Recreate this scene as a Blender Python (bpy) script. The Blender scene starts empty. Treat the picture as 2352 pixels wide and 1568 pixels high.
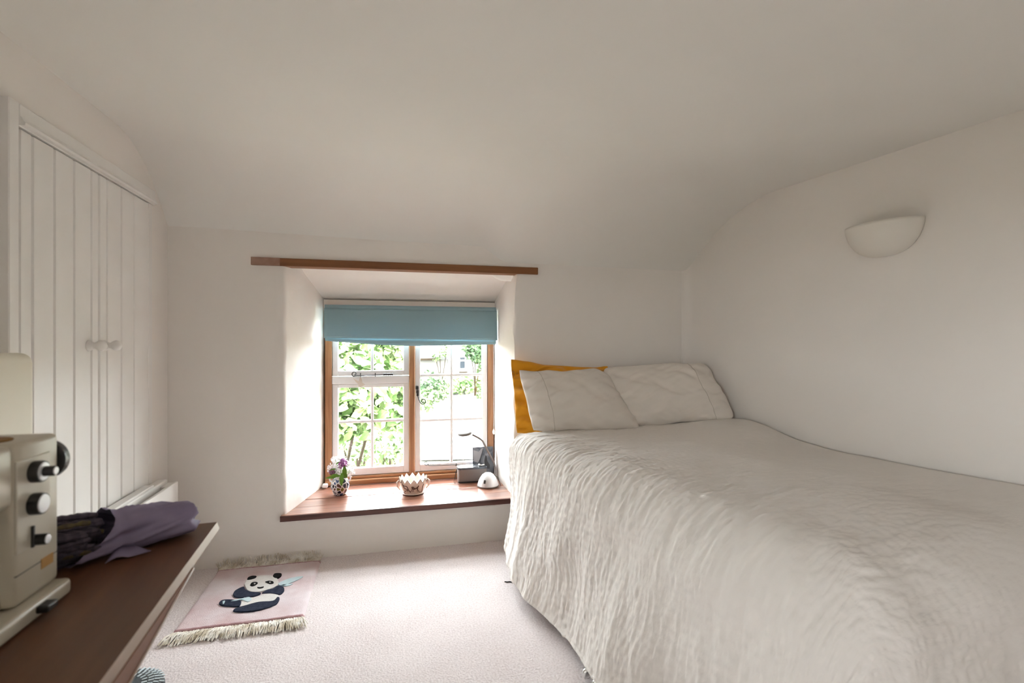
import bpy, bmesh, math, random
import numpy as np
from mathutils import Vector, Matrix

random.seed(7)
rng = np.random.default_rng(11)
S = bpy.context.scene
COL = S.collection
PI = math.pi

# ------------------------------------------------------------------ camera
F = 1153.0
TH = math.radians(14.07)
CS, SN = math.cos(TH), math.sin(TH)
CAMH = 1.2
cam_d = bpy.data.cameras.new('camera')
cam_d.sensor_width = 36.0
cam_d.lens = F / 2352 * 36
cam_d.clip_start = 0.02
cam_d.clip_end = 400
cam_d.dof.use_dof = True
cam_d.dof.focus_distance = 3.1
cam_d.dof.aperture_fstop = 3.2
cam = bpy.data.objects.new('camera', cam_d)
cam.location = (0, 0, CAMH)
cam.rotation_euler = (PI / 2, 0, -TH)
COL.objects.link(cam)
S.camera = cam

# ------------------------------------------------------------------ light
S.view_settings.view_transform = 'Standard'
S.view_settings.look = 'None'
S.view_settings.gamma = 1.0
S.view_settings.use_curve_mapping = False
S.view_settings.exposure = 1.44
S.cycles.max_bounces = 7
S.cycles.diffuse_bounces = 6
S.cycles.glossy_bounces = 3
S.cycles.transmission_bounces = 4
S.cycles.transparent_max_bounces = 12
S.cycles.use_adaptive_sampling = True
S.cycles.adaptive_threshold = 0.04
S.cycles.use_light_tree = False
S.cycles.caustics_reflective = False
S.cycles.caustics_refractive = False

W = bpy.data.worlds.new('sky')
S.world = W
W.use_nodes = True
wn = W.node_tree.nodes
bgn = wn['Background']
bgn.inputs['Color'].default_value = (0.92, 0.955, 1.0, 1)
bgn.inputs['Strength'].default_value = 16.0

sun_d = bpy.data.lights.new('sun', 'SUN')
sun_d.energy = 20.0
sun_d.angle = math.radians(2)
sun_d.color = (1.0, 0.96, 0.88)
sun = bpy.data.objects.new('sun', sun_d)
sun.rotation_euler = Vector((-0.80, -0.05, -0.70)).to_track_quat('-Z', 'Y').to_euler()
sun.location = (20, 5, 20)
COL.objects.link(sun)


def portal(name, loc, rot, sx, sy):
    d = bpy.data.lights.new(name, 'AREA')
    d.shape = 'RECTANGLE'
    d.size = sx
    d.size_y = sy
    d.cycles.is_portal = True
    o = bpy.data.objects.new(name, d)
    o.location = loc
    o.rotation_euler = rot
    COL.objects.link(o)


portal('window_portal', (0.175, 3.56, 0.87), (-PI / 2, 0, 0), 1.16, 1.2)
portal('added_window_portal', (-1.19, -0.675, 1.24), (0, -PI / 2, 0), 0.72, 0.75)  # guides sky light through the added side window


# ------------------------------------------------------------------ pixel rays (2352 x 1568 frame)
def ray(u, v):
    r = (u - 1176.0) / F
    return np.array([SN + CS * r, CS - SN * r, (784.0 - v) / F])


def atY(u, v, Y):
    d = ray(u, v)
    t = Y / d[1]
    return Vector((d[0] * t, Y, CAMH + d[2] * t))


def atX(u, v, X):
    d = ray(u, v)
    t = X / d[0]
    return Vector((X, d[1] * t, CAMH + d[2] * t))


def atZ(u, v, z):
    d = ray(u, v)
    t = (z - CAMH) / d[2]
    return Vector((d[0] * t, d[1] * t, z))


# ------------------------------------------------------------------ materials
def new_mat(name):
    m = bpy.data.materials.new(name)
    m.use_nodes = True
    nt = m.node_tree
    return m, nt, nt.nodes['Principled BSDF']


def rgba(c):
    return (c[0], c[1], c[2], 1.0)


def mat(name, col, rough=0.6, col2=None, nscale=8.0, ndetail=2.0, bump=0.0, bscale=60.0, metal=0.0,
        spec=0.5, stretch=None, sheen=0.0, coords='Object', bdist=0.01, trans=0.0, contrast=(0.35, 0.65)):
    m, nt, b = new_mat(name)
    N = nt.nodes
    b.inputs['Base Color'].default_value = rgba(col)
    b.inputs['Roughness'].default_value = rough
    b.inputs['Metallic'].default_value = metal
    b.inputs['Specular IOR Level'].default_value = spec
    b.inputs['Sheen Weight'].default_value = sheen
    b.inputs['Transmission Weight'].default_value = trans
    if col2 is not None or bump > 0:
        tc = N.new('ShaderNodeTexCoord')
        mp = N.new('ShaderNodeMapping')
        if stretch:
            mp.inputs['Scale'].default_value = stretch
        nt.links.new(tc.outputs[coords], mp.inputs['Vector'])
    if col2 is not None:
        n = N.new('ShaderNodeTexNoise')
        n.inputs['Scale'].default_value = nscale
        n.inputs['Detail'].default_value = ndetail
        nt.links.new(mp.outputs[0], n.inputs['Vector'])
        cr = N.new('ShaderNodeValToRGB')
        cr.color_ramp.elements[0].position = contrast[0]
        cr.color_ramp.elements[0].color = rgba(col)
        cr.color_ramp.elements[1].position = contrast[1]
        cr.color_ramp.elements[1].color = rgba(col2)
        nt.links.new(n.outputs[0], cr.inputs[0])
        nt.links.new(cr.outputs[0], b.inputs['Base Color'])
    if bump > 0:
        n2 = N.new('ShaderNodeTexNoise')
        n2.inputs['Scale'].default_value = bscale
        n2.inputs['Detail'].default_value = 1.0
        nt.links.new(mp.outputs[0], n2.inputs['Vector'])
        bp = N.new('ShaderNodeBump')
        bp.inputs['Strength'].default_value = bump
        bp.inputs['Distance'].default_value = bdist
        nt.links.new(n2.outputs[0], bp.inputs['Height'])
        nt.links.new(bp.outputs[0], b.inputs['Normal'])
    return m


def wood(name, c1, c2, axis, rough=0.4, scale=6.0, bump=0.15, spec=0.5):
    st = {'X': (0.6, 9, 9), 'Y': (9, 0.6, 9), 'Z': (9, 9, 0.6)}[axis]
    m = mat(name, c1, rough, c2, nscale=scale, ndetail=6, bump=bump, bscale=14, stretch=st, spec=spec, bdist=0.003)
    return m


M = {}
M['wall'] = mat('wall_paint', (0.80, 0.757, 0.715), 0.75, (0.825, 0.782, 0.74), nscale=2.2, bump=0.10, bscale=16, spec=0.2, bdist=0.02)
M['ceil'] = mat('ceiling_paint', (0.81, 0.788, 0.75), 0.8, (0.83, 0.808, 0.77), nscale=1.6, bump=0.10, bscale=10, spec=0.15, bdist=0.02)
M['reveal'] = M['wall']
M['white_gloss'] = mat('white_gloss_paint', (0.80, 0.775, 0.75), 0.5, (0.77, 0.745, 0.715), nscale=5, bump=0.03, bscale=30, spec=0.4)
M['white_sash'] = mat('white_sash_paint', (0.80, 0.79, 0.80), 0.35, spec=0.4)
M['cream'] = mat('cream_plaster', (0.80, 0.765, 0.66), 0.7, spec=0.2, bump=0.1, bscale=12)
M['oak_z'] = wood('oak_upright', (0.29, 0.125, 0.052), (0.43, 0.215, 0.10), 'Z', 0.45, 5)
M['oak_x'] = wood('oak_rail', (0.29, 0.125, 0.052), (0.43, 0.215, 0.10), 'X', 0.45, 5)
M['lintel'] = wood('lintel_wood', (0.165, 0.058, 0.015), (0.24, 0.092, 0.028), 'X', 0.55, 3)
M['lintel_pale'] = mat('lintel_bare', (0.36, 0.22, 0.16), 0.7, (0.28, 0.15, 0.10), nscale=20)
M['sillwood'] = wood('sill_board_wood', (0.17, 0.062, 0.038), (0.30, 0.12, 0.07), 'X', 0.30, 4, bump=0.06, spec=0.8)
M['sillwood'].node_tree.nodes['Principled BSDF'].inputs['Coat Weight'].default_value = 0.8
M['sillwood'].node_tree.nodes['Principled BSDF'].inputs['Coat Roughness'].default_value = 0.25
M['silledge'] = wood('sill_edge_wood', (0.07, 0.022, 0.016), (0.14, 0.05, 0.035), 'X', 0.35, 5)
M['tabletop'] = wood('table_veneer', (0.095, 0.036, 0.014), (0.15, 0.062, 0.026), 'Y', 0.42, 2.5, bump=0.05)
M['tableedge'] = mat('table_edge_wood', (0.33, 0.23, 0.18), 0.4, (0.38, 0.27, 0.21), nscale=6)
M['tableapron'] = wood('table_apron_wood', (0.15, 0.046, 0.009), (0.19, 0.062, 0.014), 'Y', 0.5, 3)
M['iron'] = mat('black_iron', (0.016, 0.014, 0.014), 0.5, spec=0.5)
M['black'] = mat('black_plastic', (0.015, 0.014, 0.014), 0.35)
M['dark'] = mat('dark_slot', (0.02, 0.018, 0.016), 0.7)
M['silver'] = mat('silver_plastic', (0.72, 0.74, 0.77), 0.3, metal=0.35)
M['necktube'] = mat('lamp_neck', (0.20, 0.175, 0.165), 0.6, spec=0.2)
M['chrome'] = mat('chrome', (0.8, 0.8, 0.8), 0.15, metal=1.0)
M['machine'] = mat('machine_enamel', (0.50, 0.45, 0.36), 0.35, spec=0.5)
M['machine_panel'] = mat('machine_panel', (0.52, 0.48, 0.40), 0.3)
M['brass'] = mat('brass_badge', (0.42, 0.22, 0.05), 0.4, metal=0.3)
M['spooldisc'] = mat('brown_felt', (0.25, 0.12, 0.03), 0.7)
M['tissue'] = mat('lilac_tissue', (0.21, 0.17, 0.27), 0.65, (0.29, 0.24, 0.36), nscale=9, bump=0.25, bscale=25, spec=0.3)
M['lav'] = mat('dried_lavender', (0.045, 0.035, 0.055), 0.9, (0.085, 0.065, 0.085), nscale=60)
M['lavstem'] = mat('dried_stem', (0.12, 0.10, 0.035), 0.9, (0.07, 0.05, 0.04), nscale=50)
M['plaster'] = mat('sconce_plaster', (0.80, 0.76, 0.70), 0.6, spec=0.25)
M['yellow'] = mat('mustard_cotton', (0.70, 0.30, 0.015), 0.85, (0.74, 0.34, 0.025), nscale=6, sheen=0.2, bump=0.1, bscale=300, spec=0.15)
M['pillow'] = mat('pillowcase_cotton', (0.72, 0.665, 0.605), 0.9, (0.75, 0.69, 0.63), nscale=5, sheen=0.15, bump=0.08, bscale=400, spec=0.1)
M['stitch'] = mat('pillow_stitch', (0.42, 0.37, 0.31), 0.9)
M['mattress'] = mat('mattress_ticking', (0.72, 0.69, 0.65), 0.9)
M['divan'] = mat('divan_fabric', (0.16, 0.12, 0.10), 0.9)
M['fringe'] = mat('rug_fringe_yarn', (0.86, 0.82, 0.76), 0.95, (0.56, 0.48, 0.37), nscale=25, spec=0.1)
M['navy'] = mat('navy_pile', (0.022, 0.027, 0.048), 0.95, (0.038, 0.044, 0.07), nscale=60, bump=0.4, bscale=400, spec=0.1)
M['blackpile'] = mat('black_pile', (0.014, 0.013, 0.014), 0.95, bump=0.4, bscale=400, spec=0.1)
M['whitepile'] = mat('white_pile', (0.74, 0.71, 0.68), 0.95, (0.70, 0.66, 0.63), nscale=50, bump=0.4, bscale=400, spec=0.1)
M['bamboo'] = mat('pale_blue_pile', (0.46, 0.60, 0.63), 0.95, (0.55, 0.62, 0.66), nscale=40, spec=0.1)
M['pouffe'] = mat('grey_knit', (0.05, 0.055, 0.06), 0.9, bump=0.3, bscale=200)
M['fleck'] = mat('pale_fleck', (0.55, 0.62, 0.66), 0.9)
M['radio_body'] = mat('radio_grille', (0.19, 0.165, 0.155), 0.55, bump=0.3, bscale=800, bdist=0.001)
M['radio_top'] = mat('radio_top', (0.05, 0.055, 0.065), 0.25)
M['terracotta_white'] = mat('cream_glaze', (0.78, 0.70, 0.63), 0.3, (0.72, 0.63, 0.55), nscale=12)
M['brownpaint'] = mat('brown_glaze', (0.13, 0.06, 0.045), 0.35)
M['leafgreen'] = mat('flower_leaf', (0.09, 0.24, 0.02), 0.5, (0.16, 0.36, 0.035), nscale=14)
M['petal_white'] = mat('white_petal', (0.84, 0.82, 0.84), 0.6)
M['petal_purple'] = mat('purple_petal', (0.36, 0.10, 0.34), 0.6, (0.45, 0.17, 0.42), nscale=40)
M['petal_mauve'] = mat('mauve_petal', (0.30, 0.14, 0.22), 0.6)
M['clay'] = mat('pale_ceramic', (0.66, 0.58, 0.52), 0.6)
M['crystal'] = mat('crystal', (0.75, 0.75, 0.8), 0.1, trans=0.6)
M['bark'] = mat('bark', (0.022, 0.016, 0.010), 0.9, spec=0.1)
M['leaf'] = mat('tree_leaf', (0.035, 0.090, 0.016), 0.6, (0.16, 0.22, 0.09), nscale=3.0, ndetail=3, spec=0.15)
M['leaf2'] = mat('shrub_leaf', (0.06, 0.10, 0.035), 0.6, (0.14, 0.17, 0.08), nscale=0.9, spec=0.15)
M['ivy'] = mat('ivy_leaf', (0.025, 0.05, 0.02), 0.6, (0.055, 0.09, 0.04), nscale=1.5, spec=0.15)
M['grass'] = mat('garden_ground', (0.055, 0.060, 0.035), 0.95, (0.085, 0.08, 0.055), nscale=0.6, ndetail=6)
M['lane'] = mat('lane_gravel', (0.060, 0.052, 0.050), 0.95, (0.10, 0.088, 0.084), nscale=0.8, ndetail=6)
M['render'] = mat('cottage_whitewash', (0.16, 0.155, 0.148), 0.9, (0.14, 0.135, 0.125), nscale=1.5)
M['slate'] = mat('roof_slate', (0.06, 0.06, 0.065), 0.7, (0.09, 0.085, 0.09), nscale=4)
M['gutter'] = mat('gutter_wood', (0.02, 0.014, 0.008), 0.8, spec=0.1)
M['farglass'] = mat('cottage_glass', (0.014, 0.018, 0.022), 0.6, spec=0.1)


def glass_pane_mat():
    m = bpy.data.materials.new('window_glass')
    m.use_nodes = True
    nt = m.node_tree
    N = nt.nodes
    N.remove(N['Principled BSDF'])
    out = N['Material Output']
    t = N.new('ShaderNodeBsdfTransparent')
    t.inputs[0].default_value = (0.97, 0.985, 0.975, 1)
    g = N.new('ShaderNodeBsdfGlossy')
    g.inputs['Roughness'].default_value = 0.02
    lw = N.new('ShaderNodeLayerWeight')
    pw = N.new('ShaderNodeMath')
    pw.operation = 'POWER'
    pw.inputs[1].default_value = 5.0
    fr = N.new('ShaderNodeMath')
    fr.operation = 'MULTIPLY_ADD'
    fr.inputs[1].default_value = 0.6
    fr.inputs[2].default_value = 0.03
    nt.links.new(lw.outputs['Facing'], pw.inputs[0])
    nt.links.new(pw.outputs[0], fr.inputs[0])
    mx = N.new('ShaderNodeMixShader')
    nt.links.new(fr.outputs[0], mx.inputs[0])
    nt.links.new(t.outputs[0], mx.inputs[1])
    nt.links.new(g.outputs[0], mx.inputs[2])
    nt.links.new(mx.outputs[0], out.inputs[0])
    return m


M['glass'] = glass_pane_mat()


def carpet_mat():
    m, nt, b = new_mat('carpet_pile')
    N, L = nt.nodes, nt.links
    tc = N.new('ShaderNodeTexCoord')
    n1 = N.new('ShaderNodeTexNoise')
    n1.inputs['Scale'].default_value = 130
    n1.inputs['Detail'].default_value = 3
    n2 = N.new('ShaderNodeTexNoise')
    n2.inputs['Scale'].default_value = 4
    n2.inputs['Detail'].default_value = 4
    mx = N.new('ShaderNodeMath')
    mx.operation = 'MULTIPLY_ADD'
    mx.inputs[1].default_value = 0.35
    L.new(tc.outputs['Object'], n1.inputs['Vector'])
    L.new(tc.outputs['Object'], n2.inputs['Vector'])
    L.new(n2.outputs[0], mx.inputs[0])
    L.new(n1.outputs[0], mx.inputs[2])
    cr = N.new('ShaderNodeValToRGB')
    cr.color_ramp.elements[0].position = 0.40
    cr.color_ramp.elements[0].color = (0.58, 0.495, 0.485, 1)
    cr.color_ramp.elements[1].position = 0.80
    cr.color_ramp.elements[1].color = (0.78, 0.705, 0.70, 1)
    L.new(mx.outputs[0], cr.inputs[0])
    L.new(cr.outputs[0], b.inputs['Base Color'])
    b.inputs['Roughness'].default_value = 1.0
    b.inputs['Specular IOR Level'].default_value = 0.05
    b.inputs['Sheen Weight'].default_value = 0.25
    bp = N.new('ShaderNodeBump')
    bp.inputs['Strength'].default_value = 0.7
    bp.inputs['Distance'].default_value = 0.006
    L.new(n1.outputs[0], bp.inputs['Height'])
    L.new(bp.outputs[0], b.inputs['Normal'])
    return m


M['carpet'] = carpet_mat()
M['rugpink'] = mat('rug_pink_pile', (0.64, 0.47, 0.48), 1.0, (0.78, 0.69, 0.71), nscale=5, ndetail=3, bump=0.5, bscale=350, spec=0.05, sheen=0.2)
M['rugedge'] = mat('rug_edge_pile', (0.42, 0.24, 0.25), 1.0, (0.50, 0.32, 0.33), nscale=14, bump=0.5, bscale=350, spec=0.05)


def duvet_mat():
    m, nt, b = new_mat('duvet_seersucker')
    N, L = nt.nodes, nt.links
    b.inputs['Base Color'].default_value = (0.72, 0.675, 0.635, 1)
    b.inputs['Roughness'].default_value = 0.9
    b.inputs['Specular IOR Level'].default_value = 0.12
    b.inputs['Sheen Weight'].default_value = 0.15
    tc = N.new('ShaderNodeTexCoord')
    mp = N.new('ShaderNodeMapping')
    mp.inputs['Scale'].default_value = (1.0, 2.2, 1.0)
    L.new(tc.outputs['UV'], mp.inputs['Vector'])
    n = N.new('ShaderNodeTexNoise')
    n.inputs['Scale'].default_value = 60
    n.inputs['Detail'].default_value = 3
    L.new(mp.outputs[0], n.inputs['Vector'])
    bp = N.new('ShaderNodeBump')
    bp.inputs['Strength'].default_value = 0.25
    bp.inputs['Distance'].default_value = 0.006
    L.new(n.outputs[0], bp.inputs['Height'])
    L.new(bp.outputs[0], b.inputs['Normal'])
    return m


M['duvet'] = duvet_mat()


def blind_mat():
    m, nt, b = new_mat('blind_blue_cotton')
    N, L = nt.nodes, nt.links
    b.inputs['Base Color'].default_value = (0.29, 0.43, 0.48, 1)
    b.inputs['Roughness'].default_value = 0.8
    b.inputs['Specular IOR Level'].default_value = 0.2
    out = N['Material Output']
    tr = N.new('ShaderNodeBsdfTranslucent')
    tr.inputs[0].default_value = (0.20, 0.42, 0.52, 1)
    mx = N.new('ShaderNodeMixShader')
    mx.inputs[0].default_value = 0.12
    L.new(b.outputs[0], mx.inputs[1])
    L.new(tr.outputs[0], mx.inputs[2])
    L.new(mx.outputs[0], out.inputs[0])
    return m


M['blind'] = blind_mat()


def vase_mat():
    m, nt, b = new_mat('vase_painted_petals')
    N, L = nt.nodes, nt.links
    tc = N.new('ShaderNodeTexCoord')
    mp = N.new('ShaderNodeMapping')
    mp.inputs['Scale'].default_value = (1, 1, 0.75)
    L.new(tc.outputs['Object'], mp.inputs['Vector'])
    v1 = N.new('ShaderNodeTexVoronoi')
    v1.feature = 'DISTANCE_TO_EDGE'
    v1.inputs['Scale'].default_value = 48
    v2 = N.new('ShaderNodeTexVoronoi')
    v2.inputs['Scale'].default_value = 48
    L.new(mp.outputs[0], v1.inputs['Vector'])
    L.new(mp.outputs[0], v2.inputs['Vector'])
    sp = N.new('ShaderNodeSeparateColor')
    L.new(v2.outputs['Color'], sp.inputs[0])
    cr = N.new('ShaderNodeValToRGB')
    cr.color_ramp.interpolation = 'CONSTANT'
    e = cr.color_ramp.elements
    e[0].position = 0
    e[0].color = (0.012, 0.016, 0.035, 1)
    e[1].position = 0.3
    e[1].color = (0.05, 0.09, 0.22, 1)
    for p, c in ((0.5, (0.20, 0.19, 0.20, 1)), (0.66, (0.03, 0.03, 0.05, 1)), (0.78, (0.13, 0.12, 0.025, 1)), (0.9, (0.12, 0.035, 0.03, 1))):
        k = e.new(p)
        k.color = c
    L.new(sp.outputs[0], cr.inputs[0])
    gt = N.new('ShaderNodeMath')
    gt.operation = 'GREATER_THAN'
    gt.inputs[1].default_value = 0.10
    L.new(v1.outputs['Distance'], gt.inputs[0])
    mx = N.new('ShaderNodeMix')
    mx.data_type = 'RGBA'
    mx.inputs['A'].default_value = (0.75, 0.74, 0.76, 1)
    L.new(gt.outputs[0], mx.inputs['Factor'])
    L.new(cr.outputs[0], mx.inputs['B'])
    L.new(mx.outputs['Result'], b.inputs['Base Color'])
    b.inputs['Roughness'].default_value = 0.15
    return m


M['vase'] = vase_mat()


def card_mat():
    m, nt, b = new_mat('grey_photo_print')
    N, L = nt.nodes, nt.links
    tc = N.new('ShaderNodeTexCoord')
    n = N.new('ShaderNodeTexNoise')
    n.inputs['Scale'].default_value = 9
    n.inputs['Distortion'].default_value = 1.5
    L.new(tc.outputs['Object'], n.inputs['Vector'])
    cr = N.new('ShaderNodeValToRGB')
    cr.color_ramp.elements[0].position = 0.35
    cr.color_ramp.elements[0].color = (0.07, 0.085, 0.11, 1)
    cr.color_ramp.elements[1].position = 0.68
    cr.color_ramp.elements[1].color = (0.30, 0.31, 0.35, 1)
    L.new(n.outputs[0], cr.inputs[0])
    L.new(cr.outputs[0], b.inputs['Base Color'])
    b.inputs['Roughness'].default_value = 0.35
    return m


M['card'] = card_mat()
M['card_dark'] = mat('print_dark', (0.03, 0.032, 0.04), 0.4)
M['card_light'] = mat('print_light', (0.34, 0.33, 0.36), 0.4)


# ------------------------------------------------------------------ geometry helpers
def world_inv(parent):
    m = Matrix.Identity(4)
    p = parent
    while p is not None:
        m = p.matrix_basis @ m
        p = p.parent
    return m.inverted()


def tag(o, label=None, cat=None, group=None, kind=None):
    if label:
        o['label'] = label
    if cat:
        o['category'] = cat
    if group:
        o['group'] = group
    if kind:
        o['kind'] = kind
    return o


def thing(name, label, cat, loc=(0, 0, 0), rotz=0.0, group=None, kind=None):
    o = bpy.data.objects.new(name, None)
    COL.objects.link(o)
    o.empty_display_size = 0.05
    o.matrix_basis = Matrix.Translation(Vector(loc)) @ Matrix.Rotation(rotz, 4, 'Z')
    return tag(o, label, cat, group, kind)


def obj(name, geo, m, parent=None, origin=None, smooth=False, local=False, auto=None):
    """geo = (verts, faces) in world coordinates; parented pieces are brought into the parent's space."""
    V, Fc = geo
    V = np.asarray(V, dtype=float).reshape(-1, 3)
    me = bpy.data.meshes.new(name)
    o = bpy.data.objects.new(name, me)
    if parent is not None:
        o.parent = parent
        if not local:
            mi = np.array(world_inv(parent))
            V = V @ mi[:3, :3].T + mi[:3, 3]
    elif origin is not None:
        o.location = origin
        V = V - np.array(origin)
    me.from_pydata([tuple(v) for v in V], [], [tuple(int(i) for i in f) for f in Fc])
    me.materials.append(M[m] if isinstance(m, str) else m)
    if smooth:
        me.polygons.foreach_set('use_smooth', [True] * len(me.polygons))
    if auto is not None:
        bm = bmesh.new()
        bm.from_mesh(me)
        for e in bm.edges:
            if len(e.link_faces) == 2 and e.calc_face_angle(0) > auto:
                e.smooth = False
        for f in bm.faces:
            f.smooth = True
        bm.to_mesh(me)
        bm.free()
    me.update()
    COL.objects.link(o)
    return o


def join(*geos):
    V, Fc, n = [], [], 0
    for v, f in geos:
        v = [tuple(x) for x in v]
        V += v
        Fc += [tuple(i + n for i in q) for q in f]
        n += len(v)
    return V, Fc


def bm_geo(bm):
    bm.verts.index_update()
    V = [tuple(v.co) for v in bm.verts]
    Fc = [tuple(v.index for v in f.verts) for f in bm.faces]
    bm.free()
    return V, Fc


def box(x0, x1, y0, y1, z0, z1, bev=0.0, seg=2):
    bm = bmesh.new()
    bmesh.ops.create_cube(bm, size=1.0)
    for v in bm.verts:
        v.co = Vector(((x0 + x1) / 2 + v.co.x * (x1 - x0), (y0 + y1) / 2 + v.co.y * (y1 - y0), (z0 + z1) / 2 + v.co.z * (z1 - z0)))
    if bev > 0:
        bmesh.ops.bevel(bm, geom=list(bm.edges), offset=bev, segments=seg, profile=0.5, affect='EDGES', clamp_overlap=True)
    return bm_geo(bm)


def xf(geo, mtx):
    m = np.array(mtx)
    V = np.asarray(geo[0], dtype=float)
    return V @ m[:3, :3].T + m[:3, 3], geo[1]


def tube(pts, rad, seg=8, caps=True):
    P = [Vector(p) for p in pts]
    n = len(P)
    if not hasattr(rad, '__len__'):
        rad = [rad] * n
    V, Fc = [], []
    up = None
    for i in range(n):
        t = (P[min(i + 1, n - 1)] - P[max(i - 1, 0)]).normalized()
        if up is None:
            up = Vector((0, 0, 1)) if abs(t.z) < 0.9 else Vector((1, 0, 0))
        a = t.cross(up)
        if a.length < 1e-6:
            a = t.cross(Vector((0.3, 0.5, 0.8)))
        a.normalize()
        b = a.cross(t).normalized()
        up = b
        for k in range(seg):
            w = 2 * PI * k / seg
            V.append(tuple(P[i] + (a * math.cos(w) + b * math.sin(w)) * rad[i]))
    for i in range(n - 1):
        for k in range(seg):
            k2 = (k + 1) % seg
            Fc.append((i * seg + k, i * seg + k2, (i + 1) * seg + k2, (i + 1) * seg + k))
    if caps:
        Fc.append(tuple(range(seg - 1, -1, -1)))
        Fc.append(tuple((n - 1) * seg + k for k in range(seg)))
    return V, Fc


def smooth_path(pts, n=6):
    P = [Vector(p) for p in pts]
    out = []
    for i in range(len(P) - 1):
        p0, p1, p2, p3 = P[max(i - 1, 0)], P[i], P[i + 1], P[min(i + 2, len(P) - 1)]
        for k in range(n):
            t = k / n
            out.append(0.5 * ((2 * p1) + (p2 - p0) * t + (2 * p0 - 5 * p1 + 4 * p2 - p3) * t * t + (3 * p1 - p0 - 3 * p2 + p3) * t ** 3))
    out.append(P[-1])
    return out


def lathe(prof, center, axis='Z', seg=32, closed=False):
    """prof: list of (radius, height) along the axis."""
    V, Fc = [], []
    c = Vector(center)
    for r, h in prof:
        for k in range(seg):
            w = 2 * PI * k / seg
            x, y = r * math.cos(w), r * math.sin(w)
            if axis == 'Z':
                p = Vector((x, y, h))
            elif axis == 'X':
                p = Vector((h, x, y))
            else:
                p = Vector((y, h, x))
            V.append(tuple(c + p))
    n = len(prof)
    for i in range(n - 1):
        for k in range(seg):
            k2 = (k + 1) % seg
            Fc.append((i * seg + k, i * seg + k2, (i + 1) * seg + k2, (i + 1) * seg + k))
    Fc.append(tuple(range(seg - 1, -1, -1)))
    Fc.append(tuple((n - 1) * seg + k for k in range(seg)))
    return V, Fc


def prism(outline, d):
    """outline: list of 3D points (planar); extruded by vector d."""
    n = len(outline)
    d = Vector(d)
    V = [tuple(Vector(p)) for p in outline] + [tuple(Vector(p) + d) for p in outline]
    Fc = [tuple(range(n - 1, -1, -1)), tuple(range(n, 2 * n))]
    for i in range(n):
        j = (i + 1) % n
        Fc.append((i, j, n + j, n + i))
    return V, Fc


def grid_faces(nu, nv, off=0, wrap=False):
    i = np.arange(nu - 1)[:, None]
    j = np.arange(nv - 1)[None, :]
    a = i * nv + j + off
    return np.stack([a, a + nv, a + nv + 1, a + 1], axis=-1).reshape(-1, 4)


_lat = {}


def vnoise(x, y, seed=0):
    if seed not in _lat:
        _lat[seed] = np.random.default_rng(seed + 100).random((256, 256)) * 2 - 1
    L = _lat[seed]
    xi = np.floor(x).astype(int)
    yi = np.floor(y).astype(int)
    fx = x - xi
    fy = y - yi
    fx = fx * fx * (3 - 2 * fx)
    fy = fy * fy * (3 - 2 * fy)
    x0, x1, y0, y1 = xi % 256, (xi + 1) % 256, yi % 256, (yi + 1) % 256
    return (L[x0, y0] * (1 - fx) * (1 - fy) + L[x1, y0] * fx * (1 - fy) + L[x0, y1] * (1 - fx) * fy + L[x1, y1] * fx * fy)


def sstep(a, b, x):
    t = np.clip((x - a) / (b - a), 0, 1)
    return t * t * (3 - 2 * t)


# ------------------------------------------------------------------ room shell
YB = 2.96           # back wall face
XL = -1.10          # left wall face
YR = -1.40          # rear wall face (behind the camera)
HS = 2.40


def xr(y):          # right wall runs a little off square
    return 2.367 - 0.143 * y


def ceil_z(x, y):
    s = np.clip((x + 1.1) / 3.1, 0, 1)
    top = 2.112 - 0.10 * s
    zb = 1.80 - 0.032 * np.clip((x + 1.1) / 1.65, 0, 1) - 0.09 * sstep(0.53, 0.72, x) - 0.015 * np.clip((x - 0.7) / 1.2, 0, 1)
    y0 = 2.45 - 0.18 * s
    k = np.clip((y - y0) / (YB - y0), 0, 1.6)
    return top - (top - zb) * k ** 2 + 0.006 * vnoise(x * 2.2 + 9, y * 2.2, 3)


# floor
nx, ny = 2, 2
fl = obj('floor', box(XL - 0.25, 2.85, YR - 0.25, YB + 0.1, -0.12, 0.0), 'carpet')
tag(fl, 'pale pink fitted carpet covering the bedroom floor', 'floor', kind='structure')

# ceiling
xs = np.linspace(XL - 0.25, 2.9, 150)
ys = np.concatenate([np.linspace(YR - 0.25, 2.0, 60), np.linspace(2.03, YB + 0.14, 60)])
X, Y = np.meshgrid(xs, ys, indexing='ij')
Z = ceil_z(X, np.minimum(Y, YB + 0.02)) - 0.6 * np.maximum(Y - YB - 0.02, 0)
Vc = np.stack([X, Y, Z], -1).reshape(-1, 3)
cl = obj('ceiling', (Vc, grid_faces(len(xs), len(ys))), 'ceil', smooth=True)
sm = cl.modifiers.new('solid', 'SOLIDIFY')
sm.thickness = 0.12
sm.offset = 1
tag(cl, 'cream plaster ceiling curving down to the window wall', 'ceiling', kind='structure')

# back wall with the splayed window opening: rings from the wall edge through the reveal to the outside
OPL, OPR = -0.535, 0.758
WNL, WNR = -0.392, 0.742
ZS = 0.226          # underside of the sill boards
NP = 48


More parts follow.
